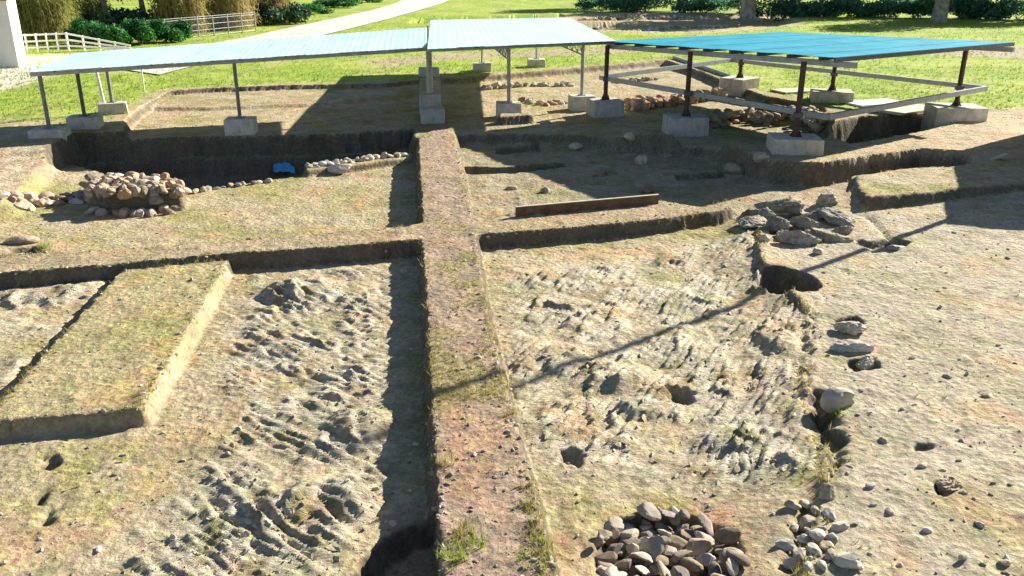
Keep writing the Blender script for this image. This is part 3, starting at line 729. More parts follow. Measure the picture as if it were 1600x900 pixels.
stone_at(1352, 573, .17, .13, .13, M['pale_stone'], 'small pale upright stone above a shadowed hollow on sandy slope', 4, .3)
stone_at(1484, 770, .17, .12, .12, M['stone'], 'lone stone beside a dark hollow on the right sandy ground', 5, .5)
stone_at(1326, 884, .17, .12, .10, M['pale_stone'], 'smooth pale oval stone near the bottom right ditch', 6, -.4)
stone_at(1292, 774, .11, .10, .10, M['schist'], 'grey square stone between the two ditches', 7, .6)
stone_at(1400, 391, .22, .13, .10, M['schist'], 'dark flat stone in the path of the thin pole shadow', 8, .2)
stone_at(1262, 822, .13, .1, .1, M['stone'], 'brown stone hanging over the edge of bottom right ditch', 9, .2)
stone_at(1003, 256, .24, .2, .22, M['stone'], 'rounded dark stone standing on the shaded trench floor', 10, .2)
for q, (px, py, sz_, lab) in enumerate(((800, 296, .13, 'small stone on the sunlit floor beside the brown plank'), (852, 300, .12, 'pale stone near the shadow edge behind the brown plank'), (1013, 300, .2, 'dark lump of stone at the right end of the plank'), (900, 233, .2, 'low stone on the shaded trench floor left of the rounded one'), (1040, 246, .16, 'small stone on the shaded trench floor right of the rounded one'), (985, 222, .2, 'stone at the foot of the shaded trench back wall'), (1148, 262, .3, 'big dark clod at the foot of the wall under the nearest rusty post'), (1185, 275, .22, 'dark clod fallen below the large concrete block'))):
    stone_at(px, py, sz_ * 1.4, sz_, sz_ * .8, M['stone'], lab, 400 + q, q * .8)
stone_at(530, 270, .5, .22, .16, M['pale_stone'], 'white stone at the edge of deep trench near the blue plastic', 11, .2)
stone_at(1246, 380, 0.53, 0.19, 0.19, M['crag'], 'long grey bedrock slab in front of the rock outcrop', 12, -.25, tilt=(.2, 0))
stone_at(1214, 358, 0.30, 0.22, 0.18, M['crag'], 'squat grey rock in the middle of the rock outcrop', 13, .1)
stone_at(1256, 356, 0.30, 0.21, 0.21, M['crag'], 'split grey rock at the right of the rock outcrop', 14, -.3)
stone_at(1225, 328, 0.70, 0.19, 0.22, M['crag'], 'long curved rock along the back of rock outcrop', 15, .12, tilt=(-.15, 0))
stone_at(1290, 318, 0.34, 0.22, 0.19, M['crag'], 'jagged rock standing at the back right of the outcrop', 16, .7)
stone_at(1306, 346, 0.46, 0.31, 0.16, M['crag'], 'broad layered slab sloping right of the outcrop', 17, -.4, tilt=(0, .25))
stone_at(1298, 374, 0.46, 0.25, 0.13, M['crag'], 'low layered slab at the right foot of the outcrop', 18, -.2, tilt=(0, .2))
stone_at(1170, 352, 0.33, 0.37, 0.15, M['crag'], 'pale rounded rock swelling left of the outcrop', 21, .3)
for q, (px, py, lab) in enumerate(((1196, 340, 'left grey stone at the rim of the outcrop hollow'), (1240, 342, 'middle grey stone in the outcrop hollow'), (1276, 340, 'grey stone between the jagged rock and the broad slab'), (1318, 364, 'flat grey stone at the right tip of the outcrop'), (1226, 372, 'small grey stone before the squat rock'), (1270, 372, 'small grey stone before the split rock'))):
    stone_at(px, py, .24, .16, .15, M['crag'], lab, 470 + q, q * .5 - 1)
stone_at(1195, 376, .11, .09, .10, M['pale_stone'], 'small white stone at the left foot of the outcrop', 19)
stone_at(1280, 396, .13, .1, .1, M['pale_stone'], 'small pale stone just above the round hole', 20)
stone_at(30, 380, .40, .22, .11, M['stone'], 'dark stone block half buried at the left edge above the left cross baulk', 450, .3)
k = 0
for (px, py) in [(1238, 792), (1256, 790), (1275, 800), (1296, 806), (1240, 826), (1276, 838), (1256, 846), (1250, 866), (1272, 862), (1298, 870), (1240, 884), (1262, 888), (1284, 886), (1300, 846), (1310, 826), (1228, 856), (1290, 856)]:
    k += 1; s = random.uniform(.05, .09)
    stone_at(px, py, s * 1.4, s, s * .8, random.choice([M['stone'], M['pale_stone']]), 'small rubble stone spilled along the bottom right ditch', 200 + k, random.uniform(0, 6), 'rubble along the bottom right ditch', sub=2)
k = 0
for px, py in [(1425, 560), (1502, 690), (1540, 620), (1570, 880), (1505, 872), (1450, 830), (1380, 690), (1410, 640), (1560, 540), (1470, 480), (1575, 390), (1575, 404), (1440, 730), (1390, 800), (1530, 820), (1360, 760), (1480, 590)]:
    k += 1; s = random.uniform(.025, .045)
    stone_at(px, py, s * 1.6, s, s * .8, random.choice([M['stone'], M['pale_stone']]), 'pebble scattered on the right sandy ground', 300 + k, random.uniform(0, 6), 'pebbles on the right sandy ground', sub=2)
# rubble wall on the left: one wall, each stone a part
def stone_row(root, pts, rows, s0, seed, mats, spread, hgt):
    r = random.Random(seed); var = [rock_mesh('stone', seed * 50 + q, s0 * r.uniform(.9, 1.5), s0 * r.uniform(.7, 1), s0 * r.uniform(.5, .8), 2, 10, .03, r.choice(mats), .42) for q in range(9)]
    P = [Vector(p) for p in pts]
    seg = [(P[i + 1] - P[i]).length for i in range(len(P) - 1)]; tot = sum(seg)
    for lay in range(rows):
        n = int(tot / (s0 * 1.5))
        for q in range(n):
            t = (q + r.random() * .5) / n * tot
            i = 0
            while i < len(seg) - 1 and t > seg[i]: t -= seg[i]; i += 1
            a = P[i].lerp(P[i + 1], min(1, t / seg[i])); d = (P[i + 1] - P[i]).normalized(); nn = Vector((-d.y, d.x, 0))
            for b in range(spread):
                c = a + nn * ((b - (spread - 1) / 2) * s0 * 1.25 + r.uniform(-.3, .3) * s0)
                o = link('stone', r.choice(var), None, root)
                z = float(hz(c.x, c.y)) if rows == 1 else (max(float(hz(c.x, c.y)), a.z - .1) if lay == 0 else a.z)
                o.location = Vector((c.x, c.y, z + hgt * lay + s0 * .2 + r.uniform(-.1, .1) * s0)) - root.location
                o.rotation_euler = (r.uniform(-.5, .5), r.uniform(-.5, .5), r.uniform(0, 6.3)); sc = r.uniform(.75, 1.25); o.scale = (sc, sc, sc)
pw = [gp(146, 325, -.42), gp(215, 324, -.42), gp(278, 315, -.42)]
root = empty('rubble_wall', pw[1], 'dark rubble stone wall along the edge of the deep left trench', 'stone wall')
stone_row(root, pw, 3, .17, 5, [M['stone'], M['adobe'], M['stone']], 1, .15)
fr = random.Random(77); fv = [rock_mesh('stone', 700 + q, .19 * fr.uniform(.8, 1.3), .15, .14 * fr.uniform(.7, 1.1), 2, 10, .03, (M['stone'], M['adobe'], M['heap_dark'])[q % 3], .45) for q in range(9)]
for py in (298, 306, 314, 321):
    for px in range(146, 282, 11):
        p = Vector(hit(px + fr.uniform(-4, 4), py - (px - 146) * .05 + fr.uniform(-2, 2))); o = link('stone', fr.choice(fv), None, root)
        o.location = p - root.location + Vector((0, -.02, .02)); o.rotation_euler = (fr.uniform(-.6, .6), fr.uniform(-.6, .6), fr.uniform(0, 6.3))
pt = [gp(108, 288, -.1), gp(170, 282, .02), gp(225, 284, .02), gp(280, 291, .0)]
stone_row(root, pt, 1, .17, 15, [M['adobe'], M['stone'], M['stone']], 4, .15)
pw = [gp(18, 326, -.3), gp(60, 318, -.38), gp(110, 314, -.40), gp(142, 308, -.42)]
root = empty('rubble_wall', pw[1], 'sunlit tumble of pale round stones at the left end of rubble wall', 'stone wall')
stone_row(root, pw, 1, .19, 6, [M['pale_stone'], M['adobe'], M['stone']], 3, .2)
pw = [gp(480, 261, -.25), gp(540, 254, -.25), gp(600, 246, -.25), gp(640, 243, -.25)]
root = empty('rubble_wall', pw[1], 'low row of sunlit stones along the deep trench beside the baulk', 'stone wall')
stone_row(root, pw, 1, .13, 7, [M['pale_stone'], M['stone']], 2, .2)
pw = [gp(300, 300, -.42), gp(350, 292, -.42), gp(425, 283, -.42)]
root = empty('rubble_wall', pw[1], 'few scattered stones on the trench lip left of the blue plastic', 'stone wall')
stone_row(root, pw, 1, .12, 9, [M['stone'], M['schist']], 1, .2)
# excavated wall remains under the shelters
for i, (pts, sz, ro, label, ms) in enumerate((
        ([(985, 172), (1060, 163), (1128, 152)], .28, 2, 'orange brown mud brick wall stub inside the blue shelter', ['adobe']),
        ([(1108, 190), (1160, 186), (1215, 196)], .24, 2, 'red brown wall remains between the front posts of blue shelter', ['adobe', 'stone']),
        ([(1215, 176), (1262, 190), (1290, 200)], .22, 2, 'rubble wall remains behind the nearest rusty post', ['adobe', 'pale_stone']),
        ([(750, 140), (820, 134), (900, 134)], .22, 1, 'pale stone footing under the middle white roof', ['pale_stone', 'stone']),
        ([(820, 158), (850, 165), (885, 160)], .2, 1, 'orange stones scattered beside the bluish white block', ['adobe', 'pale_stone']),
        ([(960, 130), (1000, 126), (1028, 124)], .16, 1, 'grey stones of a small hearth under blue roof', ['stone']))):
    pw = [hit(*q) for q in pts]
    root = empty('wall_remains', pw[1], label, 'wall remains'); stone_row(root, pw, ro, sz, 20 + i, [M[q] for q in ms], 2, .2)
for i, (pts, label) in enumerate((([(900, 32), (1000, 28), (1100, 30), (1190, 34)], 'line of pale stones in the far dig beyond the roofs'), ([(930, 46), (1040, 44), (1140, 42)], 'near line of pale stones in the far dig'))):
    pw = [hit(*q) for q in pts]; root = empty('wall_remains', pw[1], label, 'wall remains'); stone_row(root, pw, 1, .26, 40 + i, [M['pale_stone'], M['stone']], 2, .3)

# loose gravel and rock shards too small to count
def scatter(name, label, cands, m, smin, smax, flat, seed, ang=None, sink=.2):
    r = np.random.default_rng(seed); vs = []; fs = []; base = []
    for q in range(12):
        bm = bmesh.new(); bmesh.ops.create_icosphere(bm, subdivisions=1, radius=1)
        rr = random.Random(seed * 13 + q)
        for v_ in bm.verts: v_.co *= rr.uniform(.7, 1.15)
        base.append((np.array([v_.co[:] for v_ in bm.verts]), [tuple(v_.index for v_ in f.verts) for f in bm.faces])); bm.free()
    for x, y_ in cands:
        B, Fc = base[r.integers(12)]
        s = smin * (smax / smin) ** (r.random() ** 2.2); sc = np.array([s * r.uniform(1, 1.9), s * r.uniform(.6, 1.0), s * r.uniform(*flat)])
        a = r.uniform(0, 6.28) if ang is None else ang + r.normal() * .25; tl = r.normal() * .35 if ang is None else .5 + r.normal() * .3
        Pt = B * sc; c, q = math.cos(tl), math.sin(tl); Pt = Pt @ np.array([[1, 0, 0], [0, c, q], [0, -q, c]])
        c, q = math.cos(a), math.sin(a); Pt = Pt @ np.array([[c, q, 0], [-q, c, 0], [0, 0, 1]])
        k = len(vs) * 12; vs.append(Pt + np.array([x, y_, float(hz(x, y_)) + s * sink])); fs += [tuple(i + k for i in f) for f in Fc]
    me = bpy.data.meshes.new(name); me.from_pydata(np.concatenate(vs).tolist(), [], fs); me.update()
    o = link(name, me, m); o['kind'] = 'stuff'; o['label'] = label; return o
def sample(mask, n, seed, pw=1.6):
    r = np.random.default_rng(seed); out = []
    while len(out) < n:
        k = 40000; yy = 5.2 * (36 / 5.2) ** r.random(k); xx = r.uniform(-.68, .68, k) * (yy + 1)
        i = np.clip(np.searchsorted(xs, xx), 0, NX - 1); j = np.clip(np.searchsorted(ys, yy), 0, NY - 1)
        ok = r.random(k) < mask[j, i]; out += list(zip(xx[ok], yy[ok]))
    return out[:n]
flatm = sst(1.2, .5, slope) * (1 - g) * sst(.35, .8, np.abs(dh))
scatter('gravel', 'loose gravel and clods strewn over the dig', sample(.25 * flatm + .5 * flatm * sst(0, .4, cc), 1500, 3), M['stone'], .006, .032, (.5, .9), 5)
scatter('gravel', 'pale gravel strewn over the dig', sample(.3 * flatm, 1300, 4), M['pale_stone'], .008, .04, (.5, .9), 6)
scatter('gravel', 'fine clods on the long baulk', sample(np.clip(m_b * on_top + .12 * flatm, 0, 1), 2600, 14), M['stone'], .006, .028, (.5, .9), 16)
scatter('rock_shards', 'splinters of schist bedrock in the near left square', sample(rockL * sst(1.6, .6, slope), 450, 5), M['schist'], .018, .065, (.14, .3), 7, R(-38), -.05)
scatter('rock_shards', 'splinters of schist bedrock in the near right square', sample(rockR * sst(1.6, .6, slope), 450, 6), M['schist'], .018, .065, (.14, .3), 8, R(62), -.05)

# ------------------------------------------------------------------ boards, plastic, small things
def plank(name, a, b, th, hg, m, label, cat, up=(0, 0, 1), edge=None):
    o = MB(a); o.bar(a, b, th, hg, up); ob = o.build(name, m, bevel=.008); return tag(ob, label, cat)
a = Vector(gp(806, 338, .0)); b = Vector(gp(1028, 318, .0))
root = empty('plank', a, 'brown plank set on edge along the right cross baulk', 'plank')
mb = MB(a); mb.bar(a + Vector((0, 0, .07)), b + Vector((0, 0, .07)), .05, .26); mb.build('board', M['wood'], root)
mb = MB(a); mb.bar(a + Vector((0, 0, .208)), b + Vector((0, 0, .208)), .06, .014); mb.build('edge_strip', M['pale_wood'], root)
a = Vector(hit(1478, 258)); b = Vector(hit(1572, 250))
plank('plank', a + Vector((0, 0, .1)), b + Vector((0, 0, .16)), .22, .05, M['pale_wood'], 'pale weathered plank lying behind the mound on the right', 'plank')
a = Vector(gp(1052, 90, .05)); b = Vector(gp(1138, 119, .05))
plank('edge_board', a, b, .10, .22, M['galv'], 'grey edging board along the far trench corner by the grass', 'edging board')
for q, (x0, y0, x1, y1, label) in enumerate(((1330, 163, 1400, 158, 'white sheet lying on the ground between two rear concrete blocks'), (1385, 176, 1452, 166, 'pale wooden panel lying beside the wide right block'), (1215, 143, 1268, 140, 'pale panel lying left of the sunlit rear block'))):
    a = Vector(gp(x0, y0, .05)); b = Vector(gp(x1, y1, .05)); mb = MB(a); mb.bar(a, b, 1.1, .07); ob = mb.build('panel', M['pale_wood'] if q else M['white_paint'], bevel=.01); tag(ob, label, 'panel')
# crumpled blue plastic
bm = bmesh.new(); bmesh.ops.create_grid(bm, x_segments=14, y_segments=10, size=1)
for v_ in bm.verts:
    r_ = v_.co.length; n_ = fbm(np.array([v_.co.x * 2.2]), np.array([v_.co.y * 2.2]), 900, 3)[0]
    v_.co = Vector((v_.co.x * .34, v_.co.y * .26, .22 * max(0, 1 - r_ * .75) + .10 * n_ + .06))
me = bpy.data.meshes.new('plastic_sheet'); bm.to_mesh(me); bm.free()
ob = link('plastic_sheet', me, M['blue_plastic']); so = ob.modifiers.new('t', 'SOLIDIFY'); so.thickness = .006
p = hit(444, 272); ob.location = (p[0], p[1], p[2] + .05); ob.rotation_euler = (.35, .1, .3); tag(ob, 'crumpled bright blue plastic bag on the lip of deep trench', 'plastic bag')
# small white stakes in the grass
for px, py, hh, label in ((226, 143, .9, 'thin white survey stake in grass left of the trench edge'),):
    x, y_, z = gp(px, py, 0); mb = MB((x, y_, z)); mb.tube((x, y_, z - .1), (x, y_, z + hh), .03, n=8); mb.tube((x, y_, z + hh), (x, y_, z + hh + .03), .036, n=8); tag(mb.build('stake', M['white_paint']), label, 'stake')

# ------------------------------------------------------------------ things at the far left: wall of a house, white railing, mesh fence
x0, y0, _ = gp(30, 106, 0)
root = empty('house', (x0 - 4, y0 + 3, 0), 'white rendered house corner at the far left edge', 'house')
mb = MB(root.location); hx, hy = x0, y0
mb.add([(hx - 9, hy, -.2), (hx, hy, -.2), (hx - 3.9, hy + 8, -.2), (hx - 9, hy + 8, -.2), (hx - 9, hy, 3.3), (hx - .0, hy, 3.3), (hx - 3.9, hy + 8, 3.3), (hx - 9, hy + 8, 3.3)],
       [(3, 2, 1, 0), (4, 5, 6, 7), (0, 1, 5, 4), (1, 2, 6, 5), (2, 3, 7, 6), (3, 0, 4, 7)]); mb.build('wall', M['render'], root)
mb = MB(root.location); mb.add([(hx - 9.1, hy - .1, z_) for z_ in (3.302, 3.42)] + [(hx + .1, hy - .1, z_) for z_ in (3.302, 3.42)] + [(hx - 3.8, hy + 8.1, z_) for z_ in (3.302, 3.42)] + [(hx - 9.1, hy + 8.1, z_) for z_ in (3.302, 3.42)], [(0, 2, 4, 6), (1, 3, 5, 7), (0, 2, 3, 1), (2, 4, 5, 3), (4, 6, 7, 5), (6, 0, 1, 7)]); mb.build('roof', M['adobe'], root)
ra = Vector(gp(28, 84, 0)); rb = Vector(gp(108, 80, 0)); rcp = Vector(gp(205, 79, 0))
root = empty('railing', ra, 'white three bar railing with sloping end beside the green bushes', 'railing')
for (p, q, d0, d1) in ((ra, rb, 0, 0), (rb, rcp, 0, -.75)):
    for zz in (1.05, .68, .32):
        mb = MB(root.location); mb.bar(p + Vector((0, 0, zz + d0)), q + Vector((0, 0, max(zz + d1, .06 + .1 * zz))), .07, .10); mb.build('rail', M['white_paint'], root)
for p, q, n in ((ra, rb, 5), (rb, rcp, 4)):
    for k in range(n):
        t = k / n; c = p.lerp(q, t); hh = 1.12 if q is rb else 1.12 - .75 * t
        mb = MB(root.location); mb.bar(c + Vector((0, 0, -.1)), c + Vector((0, 0, hh)), .09); mb.build('rail_post', M['white_paint'], root)
fa, fb = Vector(gp(205, 70, 0)), Vector(gp(400, 49, 0))
root = empty('mesh_fence', fa, 'grey wire mesh fence in front of the canes', 'fence')
nP = 8
for k in range(nP + 1):
    c = fa.lerp(fb, k / nP); mb = MB(root.location); mb.tube(c + Vector((0, 0, -.1)), c + Vector((0, 0, 1.5)), .045, n=8); mb.build('fence_post', M['galv'], root)
for zz in (.1, .5, .9, 1.3, 1.45):
    mb = MB(root.location); mb.tube(fa + Vector((0, 0, zz)), fb + Vector((0, 0, zz)), .012, n=5); mb.build('wire', M['galv'], root)
mb = MB(root.location)
n = 150
for k in range(n):
    for sgn in (1, -1):
        t0 = k / n; t1 = t0 + sgn * .06
        if 0 <= t1 <= 1: mb.bar(fa.lerp(fb, t0) + Vector((0, 0, .1)), fa.lerp(fb, t1) + Vector((0, 0, 1.45)), .003)
o = mb.build('wire_mesh', M['steel_dark'], root); o['kind'] = 'stuff'

# ------------------------------------------------------------------ unseen cabin and pole added right of the frame to cast shade into it
tip = Vector(gp(1482, 350, -.1)); L0 = 2.5 / math.tan(SUN_EL)
cx, cy = tip.x + math.sin(SUN_AZ) * L0, tip.y + math.cos(SUN_AZ) * L0
u_ = Vector((.40, .917, 0)); v_ = Vector((.917, -.40, 0)); c0 = Vector((cx, cy, -.15))
root = empty('shade_cabin', c0, 'unseen cabin added right of the mound to cast shade across the sand', 'cabin')
mb = MB(root.location); q = [c0, c0 + u_ * 7, c0 + u_ * 7 + v_ * 3, c0 + v_ * 3]
mb.add([tuple(p) for p in q] + [tuple(p + Vector((0, 0, 2.45))) for p in q], [(3, 2, 1, 0), (4, 5, 6, 7), (0, 1, 5, 4), (1, 2, 6, 5), (2, 3, 7, 6), (3, 0, 4, 7)]); mb.build('wall', M['white_paint'], root)
mb = MB(root.location); a = c0 + v_ * 1.5 - u_ * .05 + Vector((0, 0, 2.5)); mb.bar(a, a + u_ * 7.1, 3.1, .10); mb.build('roof', M['galv'], root)
mb = MB(root.location); a = c0 + u_ * 2 - v_ * .02 + Vector((0, 0, 1.0)); mb.bar(a, a + Vector((0, 0, 2.0)) * .99 - Vector((0, 0, .98)), .8, .04, v_); mb.build('door', M['galv'], root)
m0 = c0 + u_ * .12 - v_ * .10
mb = MB(m0); mb.tube(m0, m0 + Vector((0, 0, 8.9)), .10, .07, 12); mb.bar(m0 + Vector((-.2, 0, 8.6)), m0 + Vector((.2, 0, 8.6)), .05)
tag(mb.build('shadow_mast', M['galv']), 'tall thin metal pole added out of view to cast a thin shadow', 'shadow_mast')

# ------------------------------------------------------------------ vegetation
def blades(name, label, spots, m, hmin, hmax, wd, n, seed, lean=.5, kind='stuff', parent=None, org=(0, 0, 0), seg=2, ground=True):
    r = np.random.default_rng(seed); vs = []; fs = []
    for (x, y_) in spots:
        z = float(hz(x, y_)) if ground else 0.0
        for _ in range(n):
            a = r.uniform(0, 6.283); hgt = r.uniform(hmin, hmax); l = hgt * r.uniform(.1, lean); bx, by = x + r.normal() * hgt * .18, y_ + r.normal() * hgt * .18
            ca_, sa_ = math.cos(a), math.sin(a); k = len(vs); px_, py_ = -sa_ * wd / 2, ca_ * wd / 2
            for i in range(seg):
                t = i / seg; ww = 1 - .4 * t; ox = bx + ca_ * l * t * t; oy = by + sa_ * l * t * t; zz = z - .02 + hgt * t
                vs.append((ox - px_ * ww - org[0], oy - py_ * ww - org[1], zz - org[2])); vs.append((ox + px_ * ww - org[0], oy + py_ * ww - org[1], zz - org[2]))
            vs.append((bx + ca_ * l - org[0], by + sa_ * l - org[1], z + hgt * .95 - org[2]))
            for i in range(seg - 1): fs.append((k + 2 * i, k + 2 * i + 1, k + 2 * i + 3, k + 2 * i + 2))
            fs.append((k + 2 * seg - 2, k + 2 * seg - 1, k + 2 * seg))
    me = bpy.data.meshes.new(name); me.from_pydata(vs, [], fs); me.update()
    o = link(name, me, m, parent)
    if kind: o['kind'] = kind; o['label'] = label
    if parent is None: o.location = org
    return o
# grass over the field
r = np.random.default_rng(21); sp = []
while len(sp) < 16000:
    yy = 27 * (95 / 27) ** r.random(); xx = r.uniform(-.66, .66) * (yy + 2)
    i = min(NX - 1, np.searchsorted(xs, xx)); j = min(NY - 1, np.searchsorted(ys, yy))
    if r.random() < g[j, i] * (.35 + .65 * (N3[j, i] < .15)) and H[j, i] > -.1: sp.append((xx, yy))
blades('grass', 'short bright grass of the field', sp, M['grass'], .05, .16, .035, 5, 22, .9, seg=1)
rim = sst(.16, .03, np.minimum(np.minimum(np.abs(sd(P_nl)), np.abs(s_nr)), np.minimum(np.abs(sd(P_lm)), np.minimum(np.abs(sd(P_rm)), np.abs(sd(P_plat)))))) * (H > -.2)
blades('weeds', 'short dry grass fringing the trench edges', sample(rim * sst(-.2, .3, N2), 1300, 33), M['dry'], .03, .10, .010, 6, 34, 1.1)
scatter('gravel', 'crumbs of soil along the trench edges', sample(rim, 1500, 35), M['heap_pale'], .008, .045, (.5, .9), 36)
sp = sample(np.clip(m_b * sst(.12, .4, ca + .4 * cc) + .5 * sst(.05, -.1, sd(P_md)) * sst(0, .3, ca) + .10 * flatm * sst(.15, .4, ca + .3 * cc), 0, 1), 1500, 31)
blades('weeds', 'small dry weeds growing on the baulks and dig', sp, M['dry'], .02, .07, .008, 6, 32, 1.0)
def tuft(px, py, n, label, spread=.12, hm=.16, m='grass', seed=1):
    x, y_, z = hit(px, py); rr = random.Random(seed)
    o = blades('grass_tuft', None, [(x + rr.gauss(0, spread), y_ + rr.gauss(0, spread)) for _ in range(n)], M[m], hm * .4, hm, .010, 9, seed, 1.0, kind=None, org=(x, y_, z))
    tag(o, label, 'grass tuft')
tuft(716, 862, 16, 'green grass tuft on the near left edge of the long baulk', .11, .17, seed=41)
tuft(722, 835, 12, 'dry yellow grass tuft just above the green tuft on baulk edge', .10, .14, 'dry', seed=42)
tuft(835, 872, 9, 'small green weed near the bottom right edge of the long baulk', .08, .10, seed=43)
tuft(822, 795, 7, 'small yellowish weed on the right edge of long baulk', .07, .09, 'dry', seed=44)
tuft(846, 850, 6, 'tiny green weed beside the lowest one on the baulk', .05, .08, seed=45)
tuft(1296, 660, 10, 'green grass growing in the shaded ditch on the right', .06, .15, seed=46)
tuft(70, 388, 14, 'fresh green weeds beside the dark stone at the left edge', .07, .15, seed=47)
tuft(692, 725, 6, 'thin dry tuft hanging over the baulk edge above the dark trench', .05, .14, 'dry', seed=48)
tuft(1120, 316, 12, 'dry grass tuft on the rounded end of right cross baulk', .16, .14, 'dry', seed=49)
tuft(665, 214, 10, 'green tuft at the far end of long baulk below the blocks', .12, .12, seed=50)

def leaf_cloud(name, m, parent, blobs, n, size, seed, dens=.55):
    r = np.random.default_rng(seed); vs = []; fs = []
    wts = np.array([b[3] * b[4] * b[5] for b in blobs]) ** .7; wts /= wts.sum()
    for bi in r.choice(len(blobs), n, p=wts):
        cx_, cy_, cz_, rx, ry, rz_ = blobs[bi]
        d = r.normal(size=3); d /= np.linalg.norm(d); q = r.random() ** .28 * (1 + .14 * r.normal())
        c = np.array([cx_ + d[0] * rx * q, cy_ + d[1] * ry * q, cz_ + d[2] * rz_ * q])
        a = r.normal(size=3); a /= np.linalg.norm(a); b = np.cross(a, r.normal(size=3)); b /= np.linalg.norm(b) + 1e-9
        s = size * r.uniform(.6, 1.3); k = len(vs)
        vs += [tuple(c - a * s), tuple(c + b * s * .45), tuple(c + a * s), tuple(c - b * s * .45)]; fs.append((k, k + 1, k + 2, k + 3))
    me = bpy.data.meshes.new(name); me.from_pydata(vs, [], fs); me.update(); return link(name, me, m, parent)
def tree(px, Y_, hgt, rad, label, seed, trunk_r=.28, clear=.22, leaf='tree', n=5200, ls=.17, group=None, name='tree', cat='tree'):
    x = (px - 800) / F * (Y_ * math.cos(PITCH) + CAMH * math.sin(PITCH)); rr = random.Random(seed)
    z = float(hz(x, Y_)); root = empty(name, (x, Y_, z), label, cat, group)
    mb = MB(); top = Vector((rr.uniform(-.3, .3), rr.uniform(-.3, .3), hgt * .55)); mb.tube((0, 0, -.2), top * .5, trunk_r, trunk_r * .8, 10); mb.tube(top * .5, top, trunk_r * .8, trunk_r * .5, 10)
    tips = []
    for k in range(6):
        a = k * 1.05 + rr.random(); e = Vector((math.cos(a) * rad * .6, math.sin(a) * rad * .6, hgt * rr.uniform(.55, .85))); s = top * rr.uniform(.55, 1); mb.tube(s, e, trunk_r * .35, trunk_r * .1, 6); tips.append(e)
    mb.build('trunk', M['bark'], root)
    bl_ = [(e.x, e.y, e.z, rad * rr.uniform(.4, .6), rad * rr.uniform(.4, .6), hgt * rr.uniform(.13, .2)) for e in tips]
    bl_ += [(rr.uniform(-.3, .3) * rad, rr.uniform(-.3, .3) * rad, hgt * rr.uniform(.6, .9), rad * .5, rad * .5, hgt * .16) for _ in range(4)]
    bl_ += [(math.cos(k) * rad * .7, math.sin(k) * rad * .7, hgt * (clear + .12), rad * .4, rad * .4, hgt * .12) for k in range(7)]
    leaf_cloud('crown', M[leaf], root, bl_, n, ls, seed)
def bush(px, py, wx, wy, hgt, label, seed, leaf='bush', n=3000, ls=.10, Y_=None, group=None):
    if Y_ is None: x, y_, _ = gp(px, py, 0)
    else: y_ = Y_; x = (px - 800) / F * (Y_ * math.cos(PITCH) + CAMH * math.sin(PITCH))
    z = float(hz(x, y_)); rr = random.Random(seed); root = empty('bush', (x, y_, z), label, 'bush', group)
    mb = MB()
    for k in range(7):
        a = rr.uniform(0, 6.28); mb.tube((0, 0, -.1), (math.cos(a) * wx * .4, math.sin(a) * wy * .4, hgt * rr.uniform(.5, .8)), .03, .012, 5)
    mb.build('stems', M['bark'], root)
    bl_ = [(rr.uniform(-.75, .75) * wx, rr.uniform(-.7, .7) * wy, hgt * rr.uniform(.2, .7), wx * .38, wy * .4, hgt * rr.uniform(.2, .36)) for _ in range(10)]
    leaf_cloud('foliage', M[leaf], root, bl_, n, ls, seed)
for i, (px, py, wx, wy, hgt, label) in enumerate(((140, 70, 1.7, 1.3, 1.7, 'leftmost dark green bush behind the white railing'), (180, 72, 1.6, 1.2, 1.6, 'second green bush behind the sloping end of the railing'), (220, 70, 1.7, 1.2, 1.8, 'third green bush beside the canes'), (258, 66, 1.6, 1.2, 1.5, 'rightmost green bush where the wire fence begins'))):
    bush(px, py, wx, wy, hgt, label, 60 + i, n=3600, ls=.13)
def cane(px, py, wx, wy, n, hgt, label, seed, m='cane'):
    x, y_, _ = gp(px, py, 0); z = float(hz(x, y_)); rr = np.random.default_rng(seed); root = empty('cane_clump', (x, y_, z), label, 'canes')
    vs = []; fs = []; sv = MB()
    for _ in range(n):
        bx, by = rr.uniform(-wx, wx), rr.uniform(-wy, wy); hh = hgt * rr.uniform(.65, 1.1); lx, ly = rr.normal() * .35, rr.normal() * .35
        k = len(sv.v); sv.v += [(bx - .02, by, -.1), (bx + .02, by, -.1), (bx + lx + .012, by + ly, hh), (bx + lx - .012, by + ly, hh)]; sv.f.append((k, k + 1, k + 2, k + 3))
        for q in range(11):
            t = rr.uniform(.08, 1.0); a = rr.uniform(0, 6.28); ll = rr.uniform(.4, .9); c = np.array([bx + lx * t, by + ly * t, hh * t]); d = np.array([math.cos(a), math.sin(a), 0]); pz = np.array([-d[1], d[0], 0]) * .035
            k = len(vs); m_ = c + d * ll * .5 + np.array([0, 0, .25 * ll]); e = c + d * ll + np.array([0, 0, -.15 * ll])
            vs += [tuple(c - pz), tuple(c + pz), tuple(m_ + pz), tuple(m_ - pz), tuple(e)]; fs += [(k, k + 1, k + 2, k + 3), (k + 3, k + 2, k + 4)]
    sv.build('stems', M[m], root)
    me = bpy.data.meshes.new('leaves'); me.from_pydata(vs, [], fs); me.update(); link('leaves', me, M[m], root)
cane(75, 66, 1.9, 1.2, 330, 3.6, 'yellowish cane clump beside the white house', 71, 'cane_g')
cane(20, 50, 3.0, 1.5, 260, 4.2, 'brownish canes behind the white house at the left edge', 72)
cane(290, 50, 2.0, 1.6, 330, 4.2, 'tall dry cane clump right of the dark gap', 73)
cane(352, 46, 2.2, 1.6, 360, 4.0, 'golden dry cane clump behind the wire fence', 74)
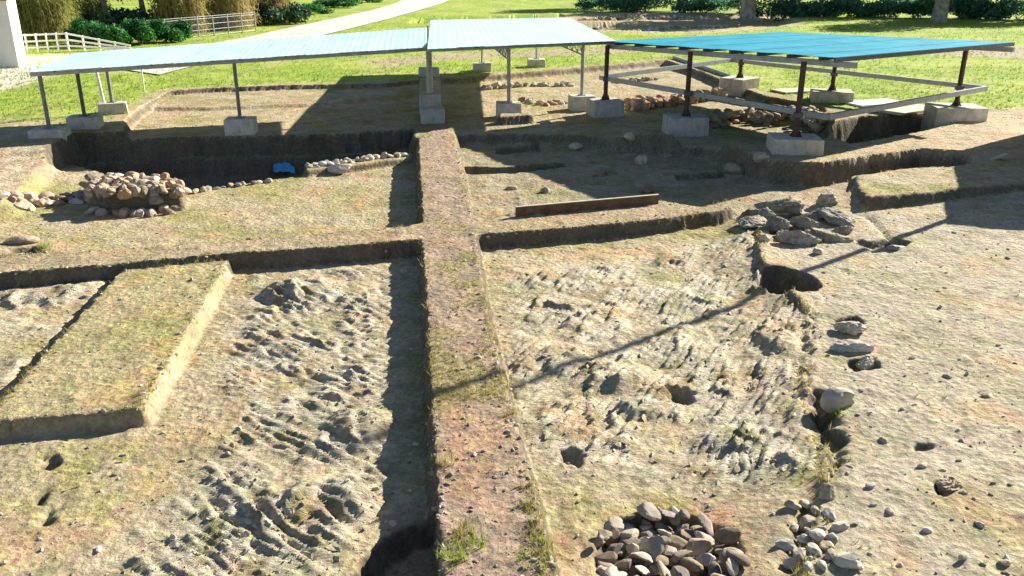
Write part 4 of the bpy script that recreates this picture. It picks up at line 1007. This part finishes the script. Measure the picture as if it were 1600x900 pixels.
cane(415, 36, 2.2, 1.6, 300, 3.6, 'rightmost cane clump above the pale track', 75)
cane(140, 52, 1.5, 1.0, 160, 3.0, 'thin greenish canes behind the dark green bushes', 76, 'cane_g')
for i, (px, Y_, label) in enumerate(((60, 74, 'dark evergreen tree behind the leftmost canes'), (170, 70, 'dark evergreen tree filling the gap between the canes'), (230, 72, 'dark evergreen tree behind the third green bush'), (330, 76, 'dark evergreen tree behind the golden canes'), (430, 82, 'dark evergreen tree behind the rightmost canes'))):
    tree(px, Y_, 6.5, 3.0, label, 80 + i, n=6000, ls=.22, clear=.02, leaf='dark_tree')
for i, (px, py, label) in enumerate(((470, 22, 'pale green bush left of the track, nearest of three'), (520, 12, 'pale green bush left of the track, middle of three'), (565, 4, 'pale green bush left of the track, farthest of three'))):
    bush(px, py, 3.2, 1.6, 1.2, label, 90 + i, n=3000, ls=.16)
# tree line at the far right
labs = ['left end of the far tree line', 'second tree from the left end of far tree line', 'third tree of the far tree line with a pale broad trunk', 'fourth tree of the far tree line', 'fifth tree of the far tree line', 'sixth tree of the far tree line', 'seventh tree of far tree line with a pale trunk', 'eighth tree of far tree line, near the right edge', 'rightmost tree of the far tree line']
for i, (px, Y_, tr_) in enumerate(((960, 112, .3), (1060, 106, .4), (1168, 92, .85), (1240, 98, .4), (1310, 100, .45), (1385, 98, .4), (1466, 84, .75), (1535, 92, .4), (1610, 88, .5))):
    tree(px, Y_, 8.0, 4.0, 'dark tree, ' + labs[i], 110 + i, trunk_r=tr_, n=5200, ls=.26, clear=.30, group='trees of the far tree line')
ordn = 'first second third fourth fifth sixth seventh eighth ninth tenth eleventh twelfth thirteenth'.split()
for i, px in enumerate((940, 1010, 1080, 1120, 1205, 1260, 1300, 1350, 1400, 1432, 1500, 1545, 1590)):
    Y_ = 104 - i * 1.1 if px < 1200 else 98 - i * .8
    bush(px, 0, 3.4, 1.6, 2.3, 'dark green shrub below the far trees, %s from the left' % ordn[i], 130 + i, leaf='tree', n=2200, ls=.2, Y_=Y_, group='undergrowth below the far trees')
